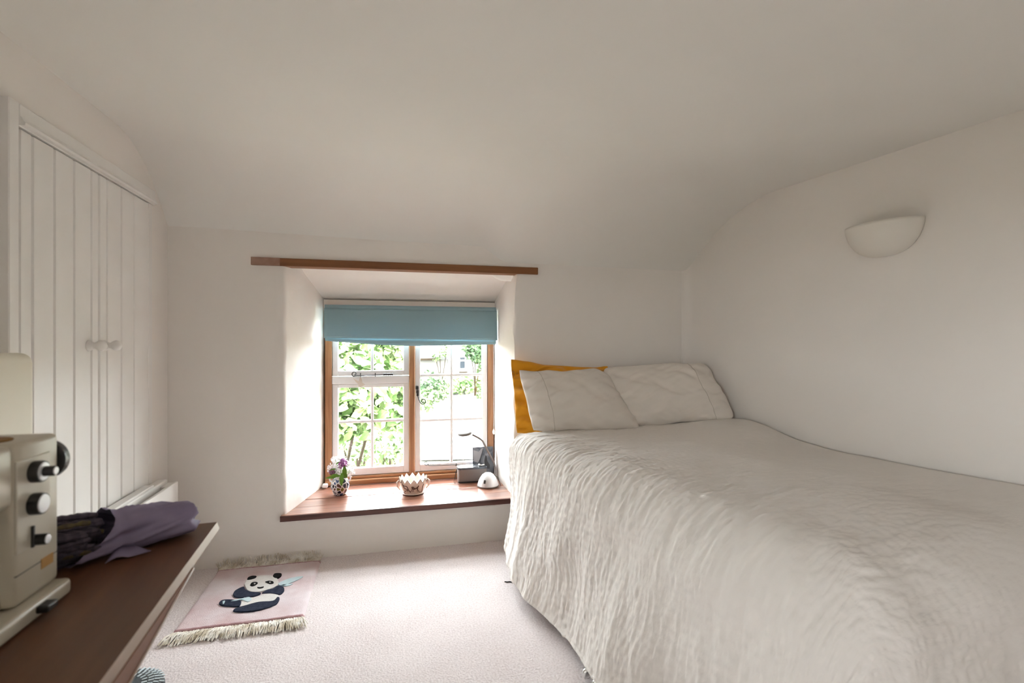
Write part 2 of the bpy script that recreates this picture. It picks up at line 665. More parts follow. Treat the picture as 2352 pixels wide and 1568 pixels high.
def ring(xl, xr_, zb, zt, y, jit=0.0, seed=0, ytilt=0.0):
    pts = []
    for k in range(NP):
        pts.append((xl, zb + (zt - zb) * k / NP))
    for k in range(NP):
        pts.append((xl + (xr_ - xl) * k / NP, zt))
    for k in range(NP):
        pts.append((xr_, zt + (zb - zt) * k / NP))
    for k in range(NP):
        pts.append((xr_ + (xl - xr_) * k / NP, zb))
    P = np.array(pts)
    out = np.zeros((len(P), 3))
    q = np.arange(len(P)) * 0.33
    n1 = vnoise(q, q * 0 + seed, 5) * jit
    n2 = vnoise(q + 40, q * 0 + seed, 6) * jit
    out[:, 0] = P[:, 0] + n1 * ((np.arange(len(P)) // NP) % 2 == 0)
    out[:, 2] = P[:, 1]
    out[:, 1] = y + n2 * 0.5
    # the top of the right reveal edge flares slightly to the right
    right = (np.arange(len(P)) // NP) == 2
    if jit > 0:
        out[right, 0] += 0.022 * np.clip((out[right, 2] - 1.38) / 0.25, 0, 1) ** 1.5
    return out


rings = [ring(XL - 0.3, 2.6, -0.1, HS, YB),
         ring(-0.80, 1.10, 0.12, 1.75, YB),
         ring(OPL - 0.05, OPR + 0.04, ZS - 0.0, 1.655, YB, 0.0),
         ring(OPL - 0.012, OPR + 0.012, ZS, 1.640, YB + 0.001, 0.004, 1),
         ring(OPL, OPR, ZS, 1.640, YB + 0.009, 0.004, 1),
         ring(OPL + 0.004, OPR - 0.002, ZS, 1.66, YB + 0.03, 0.004, 1),
         ring(OPL + 0.016, OPR - 0.004, ZS, 1.705, YB + 0.055, 0.003, 2),
         ring(-0.47, 0.750, ZS, 1.60, 3.22, 0.003, 3),
         ring(WNL, WNR, ZS, 1.47, 3.52, 0.002, 4),
         ring(WNL, WNR, 0.26, 1.45, 3.62),
         ring(XL - 0.3, 2.6, -0.1, HS, 3.62)]
Vw = np.concatenate(rings)
n4 = 4 * NP
Fw = []
for r_ in range(len(rings) - 1):
    for k in range(n4):
        k2 = (k + 1) % n4
        Fw.append((r_ * n4 + k, r_ * n4 + k2, (r_ + 1) * n4 + k2, (r_ + 1) * n4 + k))
wb = obj('wall_back', (Vw, Fw), 'wall', auto=math.radians(50))
tag(wb, 'cream plaster wall with the deep splayed window recess', 'wall', kind='structure')

# left wall
LY0, LY1, LZ0, LZ1 = -1.05, -0.30, 0.88, 1.60     # added opening, unseen behind the viewer, for daylight on right wall and bed
obj_l = obj('wall_left', join(box(XL - 0.22, XL, LY1, YB + 0.1, -0.1, HS), box(XL - 0.22, XL, YR - 0.2, LY0, -0.1, HS),
                              box(XL - 0.22, XL, LY0, LY1, -0.1, LZ0), box(XL - 0.22, XL, LY0, LY1, LZ1, HS)), 'wall')
tag(obj_l, 'cream plaster wall that holds the built-in cupboard', 'wall', kind='structure')

# right wall, with a soft plaster cove where it meets the back wall
prof = [(xr(YR - 0.2), YR - 0.2)]
for k in range(30):
    y = YR + (2.90 - YR) * k / 29
    prof.append((xr(y) + 0.004 * math.sin(y * 3.1), y))
for k in range(1, 9):
    w = k / 8 * PI / 2
    prof.append((xr(2.90) - 0.05 * (1 - math.cos(w)), 2.90 + 0.06 * math.sin(w)))
prof.append((xr(2.90) - 0.05, YB + 0.12))
Vr, Fr = [], []
zs = [-0.1, 0.5, 1.0, 1.4, 1.7, 2.0, HS]
for (x, y) in prof:
    for z in zs:
        Vr.append((x, y, z))
npf, nz = len(prof), len(zs)
Fr += [tuple(q[::-1]) for q in grid_faces(npf, nz).tolist()]
wr = obj('wall_right', (Vr, Fr), 'wall', smooth=True)
sm = wr.modifiers.new('solid', 'SOLIDIFY')
sm.thickness = 0.2
sm.offset = -1
tag(wr, 'cream plaster wall beside the bed, bare but for one uplighter', 'wall', kind='structure')

# rear wall behind the camera
rw = obj('wall_rear', box(XL - 0.2, 2.9, YR - 0.2, YR, -0.1, HS), 'wall')
tag(rw, 'plain plaster wall behind the viewer', 'wall', kind='structure')
w2 = thing('added_window', 'added white casement window, unseen behind the viewer, for fill daylight', 'window', (XL - 0.13, (LY0 + LY1) / 2, LZ0), kind='structure')  # added out of view to brighten the right wall and bed foot
ym = (LY0 + LY1) / 2
xa, xb = XL - 0.16, XL - 0.10
obj('frame', join(box(xa, xb, LY0, LY0 + 0.04, LZ0, LZ1), box(xa, xb, LY1 - 0.04, LY1, LZ0, LZ1), box(xa, xb, LY0 + 0.04, LY1 - 0.04, LZ0, LZ0 + 0.04),
                  box(xa, xb, LY0 + 0.04, LY1 - 0.04, LZ1 - 0.04, LZ1), box(xa, xb, ym - 0.02, ym + 0.02, LZ0 + 0.04, LZ1 - 0.04)), 'white_sash', w2)
obj('pane', box(xa + 0.028, xa + 0.031, LY0 + 0.04, ym - 0.02, LZ0 + 0.04, LZ1 - 0.04), 'glass', w2)
obj('pane', box(xa + 0.028, xa + 0.031, ym + 0.02, LY1 - 0.04, LZ0 + 0.04, LZ1 - 0.04), 'glass', w2)

# plastered boxing beside the cupboard
bx = obj('trim_1', box(XL - 0.02, -0.985, 0.35, 1.755, -0.02, 1.168, 0.03, 4), 'cream', auto=math.radians(60))
tag(bx, 'cream plastered boxing with rounded corner left of the cupboard', 'trim', kind='structure')

# ------------------------------------------------------------------ lintel
lt = obj('lintel', box(-0.702, 0.904, 2.948, 3.035, 1.611, 1.653, 0.002, 1), 'lintel', origin=(0.1, 2.99, 1.611))
tag(lt, 'brown timber lintel above the window recess', 'beam')
le = obj('worn_end', box(-0.7035, -0.56, 2.9472, 2.9490, 1.6105, 1.6535, 0.0005, 1), 'lintel_pale', lt)
le['label'] = 'bare pale worn wood at the left end'

# ------------------------------------------------------------------ window sill boards
sill = thing('window_sill', 'dark varnished plank window sill under the casement', 'sill', (0.1, 3.0, 0.226))
ZT = 0.255
seam = [2.944, 3.075, 3.215, 3.345, 3.475]
for k in range(4):
    y0, y1 = seam[k] + 0.0022, seam[k + 1] - 0.0022
    if k == 0:
        xl0, xr0 = -0.556, 0.80
    else:
        xl0 = OPL + (WNL - OPL) * (y0 - YB) / 0.56 - 0.02
        xr0 = 0.775
    obj('plank', box(xl0, xr0, y0, y1, 0.226, ZT - 0.001 * (k % 2), 0.002, 2), 'sillwood', sill)
obj('front_edge', box(-0.557, 0.80, 2.936, 2.9435, 0.2235, ZT - 0.001, 0.001, 1), 'silledge', sill)

# ------------------------------------------------------------------ window_1
YW = 3.478     # inner face of the oak frame
YF0, YF1 = YW, 3.585
win = thing('window_1', 'oak framed casement window with white painted sashes', 'window', (0.175, 3.5, ZT), kind='structure')


def wx(u, y=YW):
    return atY(u, 900, y).x


def wz(u, v, y=YW):
    return atY(u, v, y).z


XJ0, XJ1 = WNL + 0.004, wx(762)
XM0, XM1 = wx(940), wx(953)
XK0, XK1 = wx(1121), WNR - 0.004
ZR = wz(850, 1091)       # top of the lower oak rail
obj('jamb', box(XJ0, XJ1, YF0, YF1, ZT, 1.40, 0.003, 1), 'oak_z', win)
obj('jamb', box(XK0, XK1, YF0, YF1, ZT, 1.40, 0.003, 1), 'oak_z', win)
obj('mullion', box(XM0, XM1, YF0, YF1, ZR - 0.01, 1.40, 0.003, 1), 'oak_z', win)
obj('head_rail', box(XJ0 - 0.01, XK1 + 0.01, YF0 + 0.002, YF1, 1.40, 1.475, 0.003, 1), 'wall', win)
obj('sill_rail', box(XJ1, XK0, YF0 - 0.002, YF1, ZT + 0.034, ZR, 0.006, 2), 'oak_x', win)
obj('sill_bead', box(XJ0, XK0 + 0.03, YF0 - 0.022, YF0 + 0.02, ZT, ZT + 0.034, 0.008, 3), 'oak_x', win)

YS0, YS1 = 3.490, 3.535


def sash(name, x0, x1, z0, z1, st, rb, rt, xbars, zbars):
    s = obj(name, join(box(x0, x0 + st, YS0, YS1, z0, z1, 0.002, 1), box(x1 - st, x1, YS0, YS1, z0, z1, 0.002, 1)), 'white_sash', win)
    obj('rail', box(x0 + st, x1 - st, YS0 + 0.0005, YS1, z0, z0 + rb, 0.002, 1), 'white_sash', s)
    obj('rail', box(x0 + st, x1 - st, YS0 + 0.0005, YS1, z1 - rt, z1, 0.002, 1), 'white_sash', s)
    bx_ = 0.0085
    for xb in xbars:
        obj('glazing_bar', box(xb - bx_, xb + bx_, YS0 + 0.006, YS1 - 0.004, z0 + rb, z1 - rt, 0.004, 2), 'white_sash', s)
    for zb in zbars:
        obj('glazing_bar', box(x0 + st, x1 - st, YS0 + 0.0065, YS1 - 0.0045, zb - bx_, zb + bx_, 0.004, 2), 'white_sash', s)
    ex = [x0 + st] + list(xbars) + [x1 - st]
    ez = [z0 + rb] + list(zbars) + [z1 - rt]
    for i in range(len(ex) - 1):
        for j in range(len(ez) - 1):
            obj('pane', box(ex[i] + 0.001, ex[i + 1] - 0.001, YS0 + 0.022, YS0 + 0.025, ez[j] + 0.001, ez[j + 1] - 0.001), 'glass', s)
    return s


ZTR0, ZTR1 = wz(850, 880), wz(850, 864)
obj('transom', box(XJ1, XM0, YF0 + 0.004, YF1 - 0.02, ZTR0 - 0.004, ZTR1, 0.005, 2), 'white_sash', win)
sL = sash('fixed_sash', XJ1 + 0.002, XM0 - 0.002, ZR + 0.002, ZTR0 - 0.006, 0.036, 0.046, 0.022, [wx(855, 3.5)], [wz(855, 967, 3.5)])
sV = sash('vent_sash', XJ1 + 0.002, XM0 - 0.002, ZTR1 + 0.003, 1.398, 0.036, 0.034, 0.03, [wx(855, 3.5)], [])
sR = sash('casement_sash', XM1 + 0.003, XK0 - 0.003, ZR + 0.002, 1.398, 0.034, 0.046, 0.03, [wx(1037, 3.5)], [wz(1037, 861, 3.5), wz(1037, 963, 3.5)])


def spiral(c, r0, r1, turns, start, y, n=26):
    out = []
    for k in range(n):
        t = k / (n - 1)
        a = start + t * turns * 2 * PI
        r = r0 + (r1 - r0) * t
        out.append((c[0] + r * math.cos(a), y, c[1] + r * math.sin(a)))
    return out


# vent stay (scrolled iron bar on the little top sash)
yh = 3.472
pA, pB = atY(818, 863, yh), atY(900, 859, yh)
cs = atY(814, 859, yh)
stay = obj('window_stay', tube(smooth_path([pB, atY(870, 860.5, yh), atY(840, 862, yh), pA] + [Vector(p) for p in spiral((cs.x, cs.z + 0.002), 0.018, 0.007, -1.05, -1.3, yh)[2:]], 4), 0.0028, 8), 'iron', win, smooth=True)
tw = []
for k in range(9):
    p = atY(882 + k * 2.4, 859.5, yh)
    tw.append(tube([p - Vector((0.0035, 0, 0)), p + Vector((0.0035, 0, 0))], 0.006 if k % 2 else 0.0085, 8))
obj('twisted_grip', join(*tw), 'iron', stay)
for u_ in (828, 862):
    p = atY(u_, 861, yh)
    obj('stay_pin', tube([p + Vector((0, 0.02, -0.012)), p + Vector((0, 0.004, -0.008)), p + Vector((0, 0, 0.014))], 0.003, 6), 'iron', stay)

# casement fastener with a monkey tail curl
yf = 3.468
pf = atY(958, 893, yf)
fast = obj('casement_fastener', box(pf.x - 0.009, pf.x + 0.011, yf - 0.004, YS0 - 0.0005, pf.z - 0.005, pf.z + 0.020, 0.003, 1), 'iron', win)
obj('handle_collar', join(box(pf.x - 0.007, pf.x + 0.013, yf - 0.016, yf - 0.0035, pf.z - 0.030, pf.z - 0.006, 0.004, 2),
                          box(pf.x - 0.004, pf.x + 0.013, yf - 0.013, yf - 0.0035, pf.z - 0.048, pf.z - 0.030, 0.004, 2)), 'iron', fast)
cc = atY(972, 921, yf - 0.008)
pts = [atY(960, 908, yf - 0.008), atY(962, 917, yf - 0.008)] + [Vector(p) for p in spiral((cc.x, cc.z), 0.021, 0.006, 1.35, 3.5, yf - 0.008)]
obj('curled_tail', tube(smooth_path(pts, 3), [0.0042] * 3 + [0.0032] * (len(smooth_path(pts, 3)) - 3), 8), 'iron', fast, smooth=True)

# casement stay along the bottom rail
ys_ = 3.466
c2 = atY(979, 1063, ys_)
pts = [Vector(p) for p in spiral((c2.x, c2.z), 0.007, 0.0165, 0.95, 0.2, ys_)] + [atY(985, 1068.5, ys_), atY(1010, 1067.5, ys_), atY(1046, 1067, ys_), atY(1060, 1067, ys_)]
st2 = obj('casement_stay', tube(smooth_path(pts, 3), 0.0026, 8), 'iron', win, smooth=True)
pq = atY(1048, 1067, ys_)
obj('stay_pin', tube([pq + Vector((0, 0.022, -0.01)), pq + Vector((0, 0.002, -0.006)), pq + Vector((0, 0, 0.010))], 0.003, 6), 'iron', st2)

# small white wedge in the corner of the sill
p = atZ(748, 1113, ZT)
wd = obj('plastic_wedge', box(p.x - 0.012, p.x + 0.022, 3.42, 3.452, ZT, ZT + 0.028, 0.008, 3), 'white_sash', origin=(p.x, 3.43, ZT), smooth=True)
tag(wd, 'small white plastic wedge in the left corner of the window sill', 'wedge')

# hanging ornament on the vent stay
pb = atY(828, 866, 3.462)
orn = thing('hanging_ornament', 'pale ceramic bird ornament with crystal drop hanging from the window stay', 'ornament', tuple(pb))
sc = 3.46 / F
bird = [(0, -1), (-2.5, 4), (-4, 9), (-9, 6), (-16, 1), (-10, 10), (-5, 15), (-4, 20), (0, 22), (5, 19.5), (9, 17), (7, 14), (4, 12.5), (3, 6), (1.5, 2)]
obj('bird', prism([(pb.x + a * sc, 3.462, pb.z - b * sc) for a, b in bird], (0, 0.007, 0)), 'clay', orn)
obj('thread', tube([(pb.x - 4 * sc, 3.465, pb.z - 20 * sc), (pb.x - 3 * sc, 3.465, pb.z - 35 * sc)], 0.0008, 5), 'clay', orn)
obj('crystal', lathe([(0.001, -0.012), (0.008, -0.004), (0.0095, 0.004), (0.005, 0.011), (0.001, 0.014)], (pb.x - 3 * sc, 3.465, pb.z - 39 * sc), 'Z', 8), 'crystal', orn)
obj('hanging_loop', tube([(pb.x, 3.4655, pb.z - 0.001), (pb.x, 3.4655, pb.z + 0.014)], 0.0012, 5), 'iron', orn)

# ------------------------------------------------------------------ roman blind
bl = thing('roman_blind', 'blue roman blind drawn up at the top of the window', 'blind', (0.175, 3.40, 1.20))
BX0, BX1 = atY(744.5, 700, 3.37).x, atY(1139, 705, 3.40).x


def drape(x0, x1, zt, zb_fn, yt, yb, bulge, n=60, m=14, th=0.003, amp=0.0015, seed=1):
    V = []
    xs_ = np.linspace(x0, x1, n)
    for i, x in enumerate(xs_):
        s = i / (n - 1)
        zb_ = zb_fn(s)
        for j in range(m):
            t = j / (m - 1)
            y = yt + (yb - yt) * t - bulge * math.sin(PI * t) + amp * float(vnoise(np.array(s * 6), np.array(t * 2.0), seed))
            V.append((x, y, zt(s) + (zb_ - zt(s)) * t))
    Fa = grid_faces(n, m).tolist()
    nv = n * m
    V2 = [(a, b + th, c) for a, b, c in V]
    V = V + V2
    Fb = [tuple(i + nv for i in q[::-1]) for q in Fa]
    rim = []
    for i in range(n - 1):
        rim.append((i * m, nv + i * m, nv + (i + 1) * m, (i + 1) * m))
        a = i * m + m - 1
        rim.append((a, a + m, nv + a + m, nv + a))
    for j in range(m - 1):
        rim.append((j, j + 1, nv + j + 1, nv + j))
        a = (n - 1) * m + j
        rim.append((a, nv + a, nv + a + 1, a + 1))
    return V, [tuple(q) for q in Fa] + Fb + rim


obj('headrail', box(BX0 + 0.004, BX1 - 0.004, 3.405, 3.47, 1.405, 1.438, 0.003, 1), 'white_sash', bl)
obj('top_band', drape(BX0, BX1, lambda s: 1.436, lambda s: 1.410, 3.398, 3.388, 0.004, th=0.004, m=6), 'blind', bl, smooth=True)
obj('front_panel', drape(BX0 - 0.002, BX1 + 0.002, lambda s: 1.412, lambda s: 1.222 - 0.014 * s, 3.386, 3.368, 0.006, th=0.004, seed=2), 'blind', bl, smooth=True)
obj('lower_fold', drape(BX0 + 0.004, BX1 - 0.004, lambda s: 1.232 - 0.014 * s, lambda s: 1.205 - 0.022 * math.sin(min(s * 1.6, 1) * PI / 2) , 3.392, 3.384, 0.006, th=0.004, seed=3), 'blind', bl, smooth=True)
obj('lower_fold', drape(BX0 + 0.006, BX1 - 0.006, lambda s: 1.232 - 0.014 * s, lambda s: 1.205 - 0.030 * math.sin(min(s * 1.5, 1) * PI / 2) + 0.012 * max(0, s - 0.6), 3.404, 3.400, 0.006, th=0.004, seed=4), 'blind', bl, smooth=True)
obj('lower_fold', drape(BX0 + 0.008, BX1 - 0.008, lambda s: 1.232 - 0.014 * s, lambda s: 1.204 - 0.034 * math.sin(min(s * 1.8, 1) * PI / 2) + 0.02 * max(0, s - 0.5), 3.416, 3.413, 0.006, th=0.004, seed=5), 'blind', bl, smooth=True)
obj('blind_cord', tube([(0.728, 3.435, 1.42), (0.7285, 3.435, 0.9), (0.729, 3.435, 0.585)], 0.0013, 6), 'white_sash', bl)
obj('cord_cleat', lathe([(0.002, -0.02), (0.008, -0.012), (0.009, 0.0), (0.005, 0.012), (0.002, 0.02)], (0.729, 3.435, 0.57), 'Z', 10), 'white_sash', bl, smooth=True)

# ------------------------------------------------------------------ built-in cupboard
cup = thing('built_in_cupboard', 'white painted built-in cupboard with two boarded doors', 'cupboard', (XL, 2.3, 0))
XFc = XL + 0.024         # frame face
XD = XL + 0.018         # door face


def ly(u, X=XD):
    return atX(u, 600, X).y


yl0, yl1 = ly(21, XFc), ly(44.5, XFc)
yr0, yr1 = ly(343.5, XFc), ly(352, XFc)
ztop_in = 1.853
ztop = 1.922
obj('frame_stile', box(XL - 0.001, XFc, yl0, yl1, 0, ztop, 0.003, 1), 'white_gloss', cup)
obj('frame_stile', box(XL - 0.001, XFc - 0.004, yr0, yr1, 0, ztop_in, 0.003, 1), 'white_gloss', cup)
rail = obj('frame_rail', box(XL - 0.001, XFc, yl1, ly(357, XFc), ztop_in, ztop, 0.003, 1), 'white_gloss', cup)
prof_r = [(0.0, ztop_in + 0.002), (0.012, ztop_in + 0.004), (0.014, ztop_in + 0.012), (0.008, ztop_in + 0.020), (0.005, ztop_in + 0.028), (0.0, ztop_in + 0.030)]
mould = prism([(XFc - 0.001 + a, yl1 + 0.004, b) for a, b in prof_r], (0, ly(355, XFc) - yl1 - 0.004, 0))
obj('moulding', mould, 'white_gloss', rail)


def door(us, knob_u):
    ys_d = [ly(u) for u in us]
    d = obj('door', box(XL + 0.0005, XL + 0.006, ys_d[0] + 0.003, ys_d[-1] - 0.003, 0.03, ztop_in - 0.006), 'white_gloss', cup)
    for a, b in zip(ys_d[:-1], ys_d[1:]):
        g = 0.0016
        # board with a V-groove (chamfer) down both long edges
        y0, y1 = a + g, b - g
        c = 0.0055
        out = [(XL + 0.006, y0, 0.03), (XD - c, y0, 0.03), (XD, y0 + c, 0.03), (XD, y1 - c, 0.03), (XD - c, y1, 0.03), (XL + 0.006, y1, 0.03)]
        obj('board', prism(out, (0, 0, ztop_in - 0.036)), 'white_gloss', d)
    ky = ly(knob_u)
    kz = 1.184
    prof = [(0.021, 0.0), (0.020, 0.004), (0.012, 0.016), (0.0115, 0.022), (0.018, 0.032), (0.021, 0.041), (0.018, 0.051), (0.009, 0.057), (0.001, 0.0585)]
    obj('knob', lathe(prof, (XD, ky, kz), 'X', 28), 'white_gloss', d, smooth=True)
    return d


door([44.5, 75, 125.4, 170.5, 210, 227.2], 203.5)
door([228.2, 246, 279, 308, 343.2], 240)

# ------------------------------------------------------------------ panel heater
XH = -0.982
ht = thing('panel_heater', 'low white panel heater along the wall under the cupboard', 'heater', (-1.04, 2.2, 0))
YH0, YH1 = 1.79, 2.766
obj('casing', box(XL + 0.031, XH - 0.044, YH0, YH1 - 0.004, 0.10, 0.535, 0.006, 2), 'white_gloss', ht)
obj('front_panel', box(XH - 0.016, XH, YH0, YH1, 0.085, 0.522, 0.004, 2), 'white_gloss', ht)
obj('grille_slot', box(XH - 0.0438, XH - 0.0162, YH0 + 0.01, YH1 - 0.09, 0.12, 0.485), 'dark', ht)
obj('top_cap', box(XL + 0.031, XH - 0.048, YH0 + 0.01, YH1 - 0.14, 0.535, 0.545, 0.003, 1), 'white_gloss', ht)
obj('end_cap', box(XH - 0.0438, XH - 0.0162, YH1 - 0.09, YH1 - 0.004, 0.10, 0.518, 0.002, 1), 'white_gloss', ht)
obj('foot', box(XL + 0.035, XH - 0.02, YH0 + 0.10, YH0 + 0.14, 0.0, 0.10, 0.003, 1), 'white_gloss', ht)
obj('foot', box(XL + 0.035, XH - 0.02, YH1 - 0.14, YH1 - 0.10, 0.0, 0.10, 0.003, 1), 'white_gloss', ht)

# ------------------------------------------------------------------ uplighter
scn = thing('wall_uplighter', 'half-bowl plaster uplighter on the right wall', 'wall light', (xr(1.735), 1.735, 1.57))
nd = Vector((-0.99, -0.1415, 0)).normalized()       # out of the wall
al = Vector((-0.1415, 0.99, 0)).normalized()        # along the wall
c0 = Vector((xr(1.735), 1.735, 1.712)) + nd * 0.004
RA, RN, RZd = 0.158, 0.112, 0.142


def bowl(ra, rn, rz, n=40, m=16):
    V = []
    for i in range(n):
        w = PI * i / (n - 1)
        for j in range(m):
            q = (PI / 2) * j / (m - 1)
            k = math.cos(q) ** 0.75
            V.append(tuple(c0 + al * (-math.cos(w) * ra * k) + nd * (math.sin(w) * rn * k) + Vector((0, 0, -rz * math.sin(q) ** 1.1))))
    return V, grid_faces(n, m).tolist()


bo = obj('bowl', bowl(RA, RN, RZd), 'plaster', scn, smooth=True)
sm = bo.modifiers.new('solid', 'SOLIDIFY')
sm.thickness = 0.006
sm.offset = -1
hold = c0 + Vector((0, 0, -0.05))
obj('lamp_holder', tube([hold, hold + nd * 0.05, hold + nd * 0.06 + Vector((0, 0, 0.03))], 0.012, 10), 'white_gloss', scn)

# ------------------------------------------------------------------ table
TZ = 0.74
tR0, tR1 = Vector((-0.417, 1.425)), Vector((-0.331, 0.16))
td = (tR1 - tR0).normalized()
tp = Vector((-td.y * -1, td.x * -1))
tp = Vector((td.y, -td.x))
if tp.x > 0:
    tp = -tp
TWd = 0.56
rz = math.atan2(td.x, -td.y)
tab = thing('side_table', 'dark brown wooden table with pale edge at the left', 'table', (-0.65, 0.8, 0), rz)
TLn = (tR1 - tR0).length


def tpt(a, b, z):
    q = tR0 + td * a + tp * b
    return (q.x, q.y, z)


def tbox(a0, a1, b0, b1, z0, z1):
    return prism([tpt(a0, b0, z0), tpt(a1, b0, z0), tpt(a1, b1, z0), tpt(a0, b1, z0)], (0, 0, z1 - z0))


obj('table_top', tbox(0, TLn, 0.0015, TWd, TZ - 0.017, TZ), 'tabletop', tab)
# pale edging, canted outward below the top
ed = [tpt(0, 0.0015, TZ - 0.0005), tpt(0, -0.004, TZ - 0.017), tpt(0, 0.0015, TZ - 0.017)]
obj('edge_strip', prism(ed, Vector(tpt(TLn, 0, 0)) - Vector(tpt(0, 0, 0))), 'tableedge', tab)
# side apron with a sloping lower edge
a0 = 0.235
apr = [tpt(a0, -0.006, TZ - 0.017), tpt(TLn, -0.006, TZ - 0.017), tpt(TLn, -0.006, TZ - 0.017 - 0.115), tpt(0.72, -0.006, TZ - 0.017 - 0.048), tpt(0.42, -0.006, TZ - 0.017 - 0.017)]
pv = Vector(tpt(0, 0.018, 0)) - Vector(tpt(0, 0, 0))
ap = obj('apron', prism(apr, pv), 'tableapron', tab)
lip = [apr[0], apr[4], apr[3], apr[2]]
obj('apron_lip', tube([Vector(p) + Vector((0.0, 0, -0.002)) for p in lip], 0.003, 6), 'tableedge', ap)
for a in (0.34, TLn - 0.10):
    for b in (0.34, TWd - 0.05):
        c = Vector(tpt(a, b, 0))
        obj('leg', prism([(c.x - 0.016, c.y - 0.016, 0), (c.x + 0.016, c.y - 0.016, 0), (c.x + 0.016, c.y + 0.016, 0), (c.x - 0.016, c.y + 0.016, 0)], (0, 0, TZ - 0.017)), 'tableapron', tab)

# ------------------------------------------------------------------ sewing machine
sew = thing('sewing_machine', 'cream sewing machine with black dials on the brown table', 'sewing machine', (-0.65, 0.85, TZ))
XF_ = -0.575
hs = math.radians(60)
obj('base', box(-0.775, -0.557, 0.56, 1.087, TZ + 0.002, 0.771, 0.008, 3), 'machine', sew, auto=hs)
obj('free_arm_bed', box(-0.745, -0.592, 0.53, 1.02, 0.771, 0.797, 0.010, 3), 'machine', sew, auto=hs)
colm = obj('column', box(-0.705, XF_, 0.968, 1.083, 0.771, 1.036, 0.010, 3), 'machine', sew, auto=hs)
arm = obj('arm', box(-0.705, XF_ - 0.001, 0.60, 0.972, 0.935, 1.035, 0.012, 3), 'machine', sew, auto=hs)
hd = obj('head', box(-0.70, XF_ - 0.002, 0.55, 0.66, 0.845, 1.034, 0.012, 3), 'machine', sew, auto=hs)
obj('needle', tube([(-0.64, 0.605, 0.85), (-0.64, 0.605, 0.80)], 0.002, 6), 'chrome', hd)
pz0, pz1 = atX(60, 1262, XF_).z, atX(100, 1040, XF_).z
py0, py1 = atX(36, 1100, XF_).y, atX(113, 1100, XF_).y
pan = obj('dial_panel', box(XF_ - 0.004, XF_ + 0.0015, py0, py1, pz0, pz1, 0.0012, 1), 'machine_panel', colm)


def dial(name, u, v, r, dp, cap, parent):
    c = atX(u, v, XF_ + 0.0015)
    d = obj(name, lathe([(r, 0.0), (r, dp * 0.85), (r * 0.96, dp)], (c.x, c.y, c.z), 'X', 28), 'black', parent, auto=hs)
    obj('dial_cap', lathe([(r * 0.84, 0.0), (r * 0.82, 0.0012), (0.002, 0.0016)], (c.x + dp, c.y, c.z), 'X', 28), 'silver', d, auto=hs)
    return d, c


d1, c1 = dial('dial', 78, 1083, 0.0180, 0.014, 1, pan)
obj('dial_knob', lathe([(0.0085, 0.0), (0.0085, 0.014), (0.007, 0.0155)], (c1.x + 0.015, c1.y, c1.z), 'X', 20), 'black', d1, auto=hs)
obj('knob_cap', lathe([(0.0065, 0.0), (0.0062, 0.0012), (0.001, 0.0014)], (c1.x + 0.0306, c1.y, c1.z), 'X', 20), 'silver', d1, auto=hs)
d2, c2_ = dial('dial', 76, 1157, 0.0180, 0.015, 1, pan)
d3, c3 = dial('lever_dial', 80, 1239, 0.0092, 0.018, 1, pan)
obj('lever', box(c3.x - 0.001, c3.x + 0.004, c3.y - 0.010, c3.y - 0.005, c3.z - 0.010, c3.z + 0.026, 0.001, 1), 'black', d3)
bp = atX(108, 1287, XF_)
obj('maker_badge', box(XF_ - 0.001, XF_ + 0.001, bp.y - 0.016, bp.y + 0.016, bp.z - 0.009, bp.z + 0.009, 0.0004, 1), 'brass', colm)
sz = atX(135, 1238, XF_).z
obj('seam_line', box(XF_ - 0.003, XF_ + 0.0004, 0.972, 1.079, sz - 0.02, sz - 0.0188), 'dark', colm)
obj('hand_wheel', lathe([(0.030, 0.0), (0.036, 0.003), (0.036, 0.017), (0.030, 0.021), (0.012, 0.022)], (-0.6035, 1.0835, 0.985), 'Y', 32), 'black', sew, auto=hs)
sp = Vector((-0.628, 1.005, 1.036))
sd = obj('spool_disc', lathe([(0.026, 0.0), (0.027, 0.002), (0.024, 0.0035)], sp, 'Z', 28), 'spooldisc', arm)
obj('spool_pin', lathe([(0.006, 0.0), (0.006, 0.004), (0.0035, 0.007), (0.0035, 0.010)], sp + Vector((0, 0, 0.0036)), 'Z', 14), 'black', sd)
lv = atX(95, 1393, -0.557)
obj('base_lever', box(-0.558, -0.540, lv.y - 0.014, lv.y + 0.014, lv.z - 0.006, lv.z + 0.006, 0.003, 2), 'black', sew)

# ------------------------------------------------------------------ lavender bouquet
A = Vector((-0.80, 1.10, 0))
B = Vector((-0.452, 1.372, 0))
bq = thing('lavender_bouquet', 'dried lavender bunch wrapped in lilac tissue on the table', 'bouquet', (-0.6, 1.27, TZ))
ax = (B - A).normalized()
sd_ = Vector((-ax.y, ax.x, 0))
Lb = (B - A).length


def bpt(s, w, r, flat=0.94):
    rad = 0.066 + (0.040 - 0.066) * s
    c = A + ax * (Lb * s)
    zc = TZ + rad * flat
    return Vector((c.x, c.y, zc)) + sd_ * (math.cos(w) * rad * r * 1.06) + Vector((0, 0, math.sin(w) * rad * r * flat))


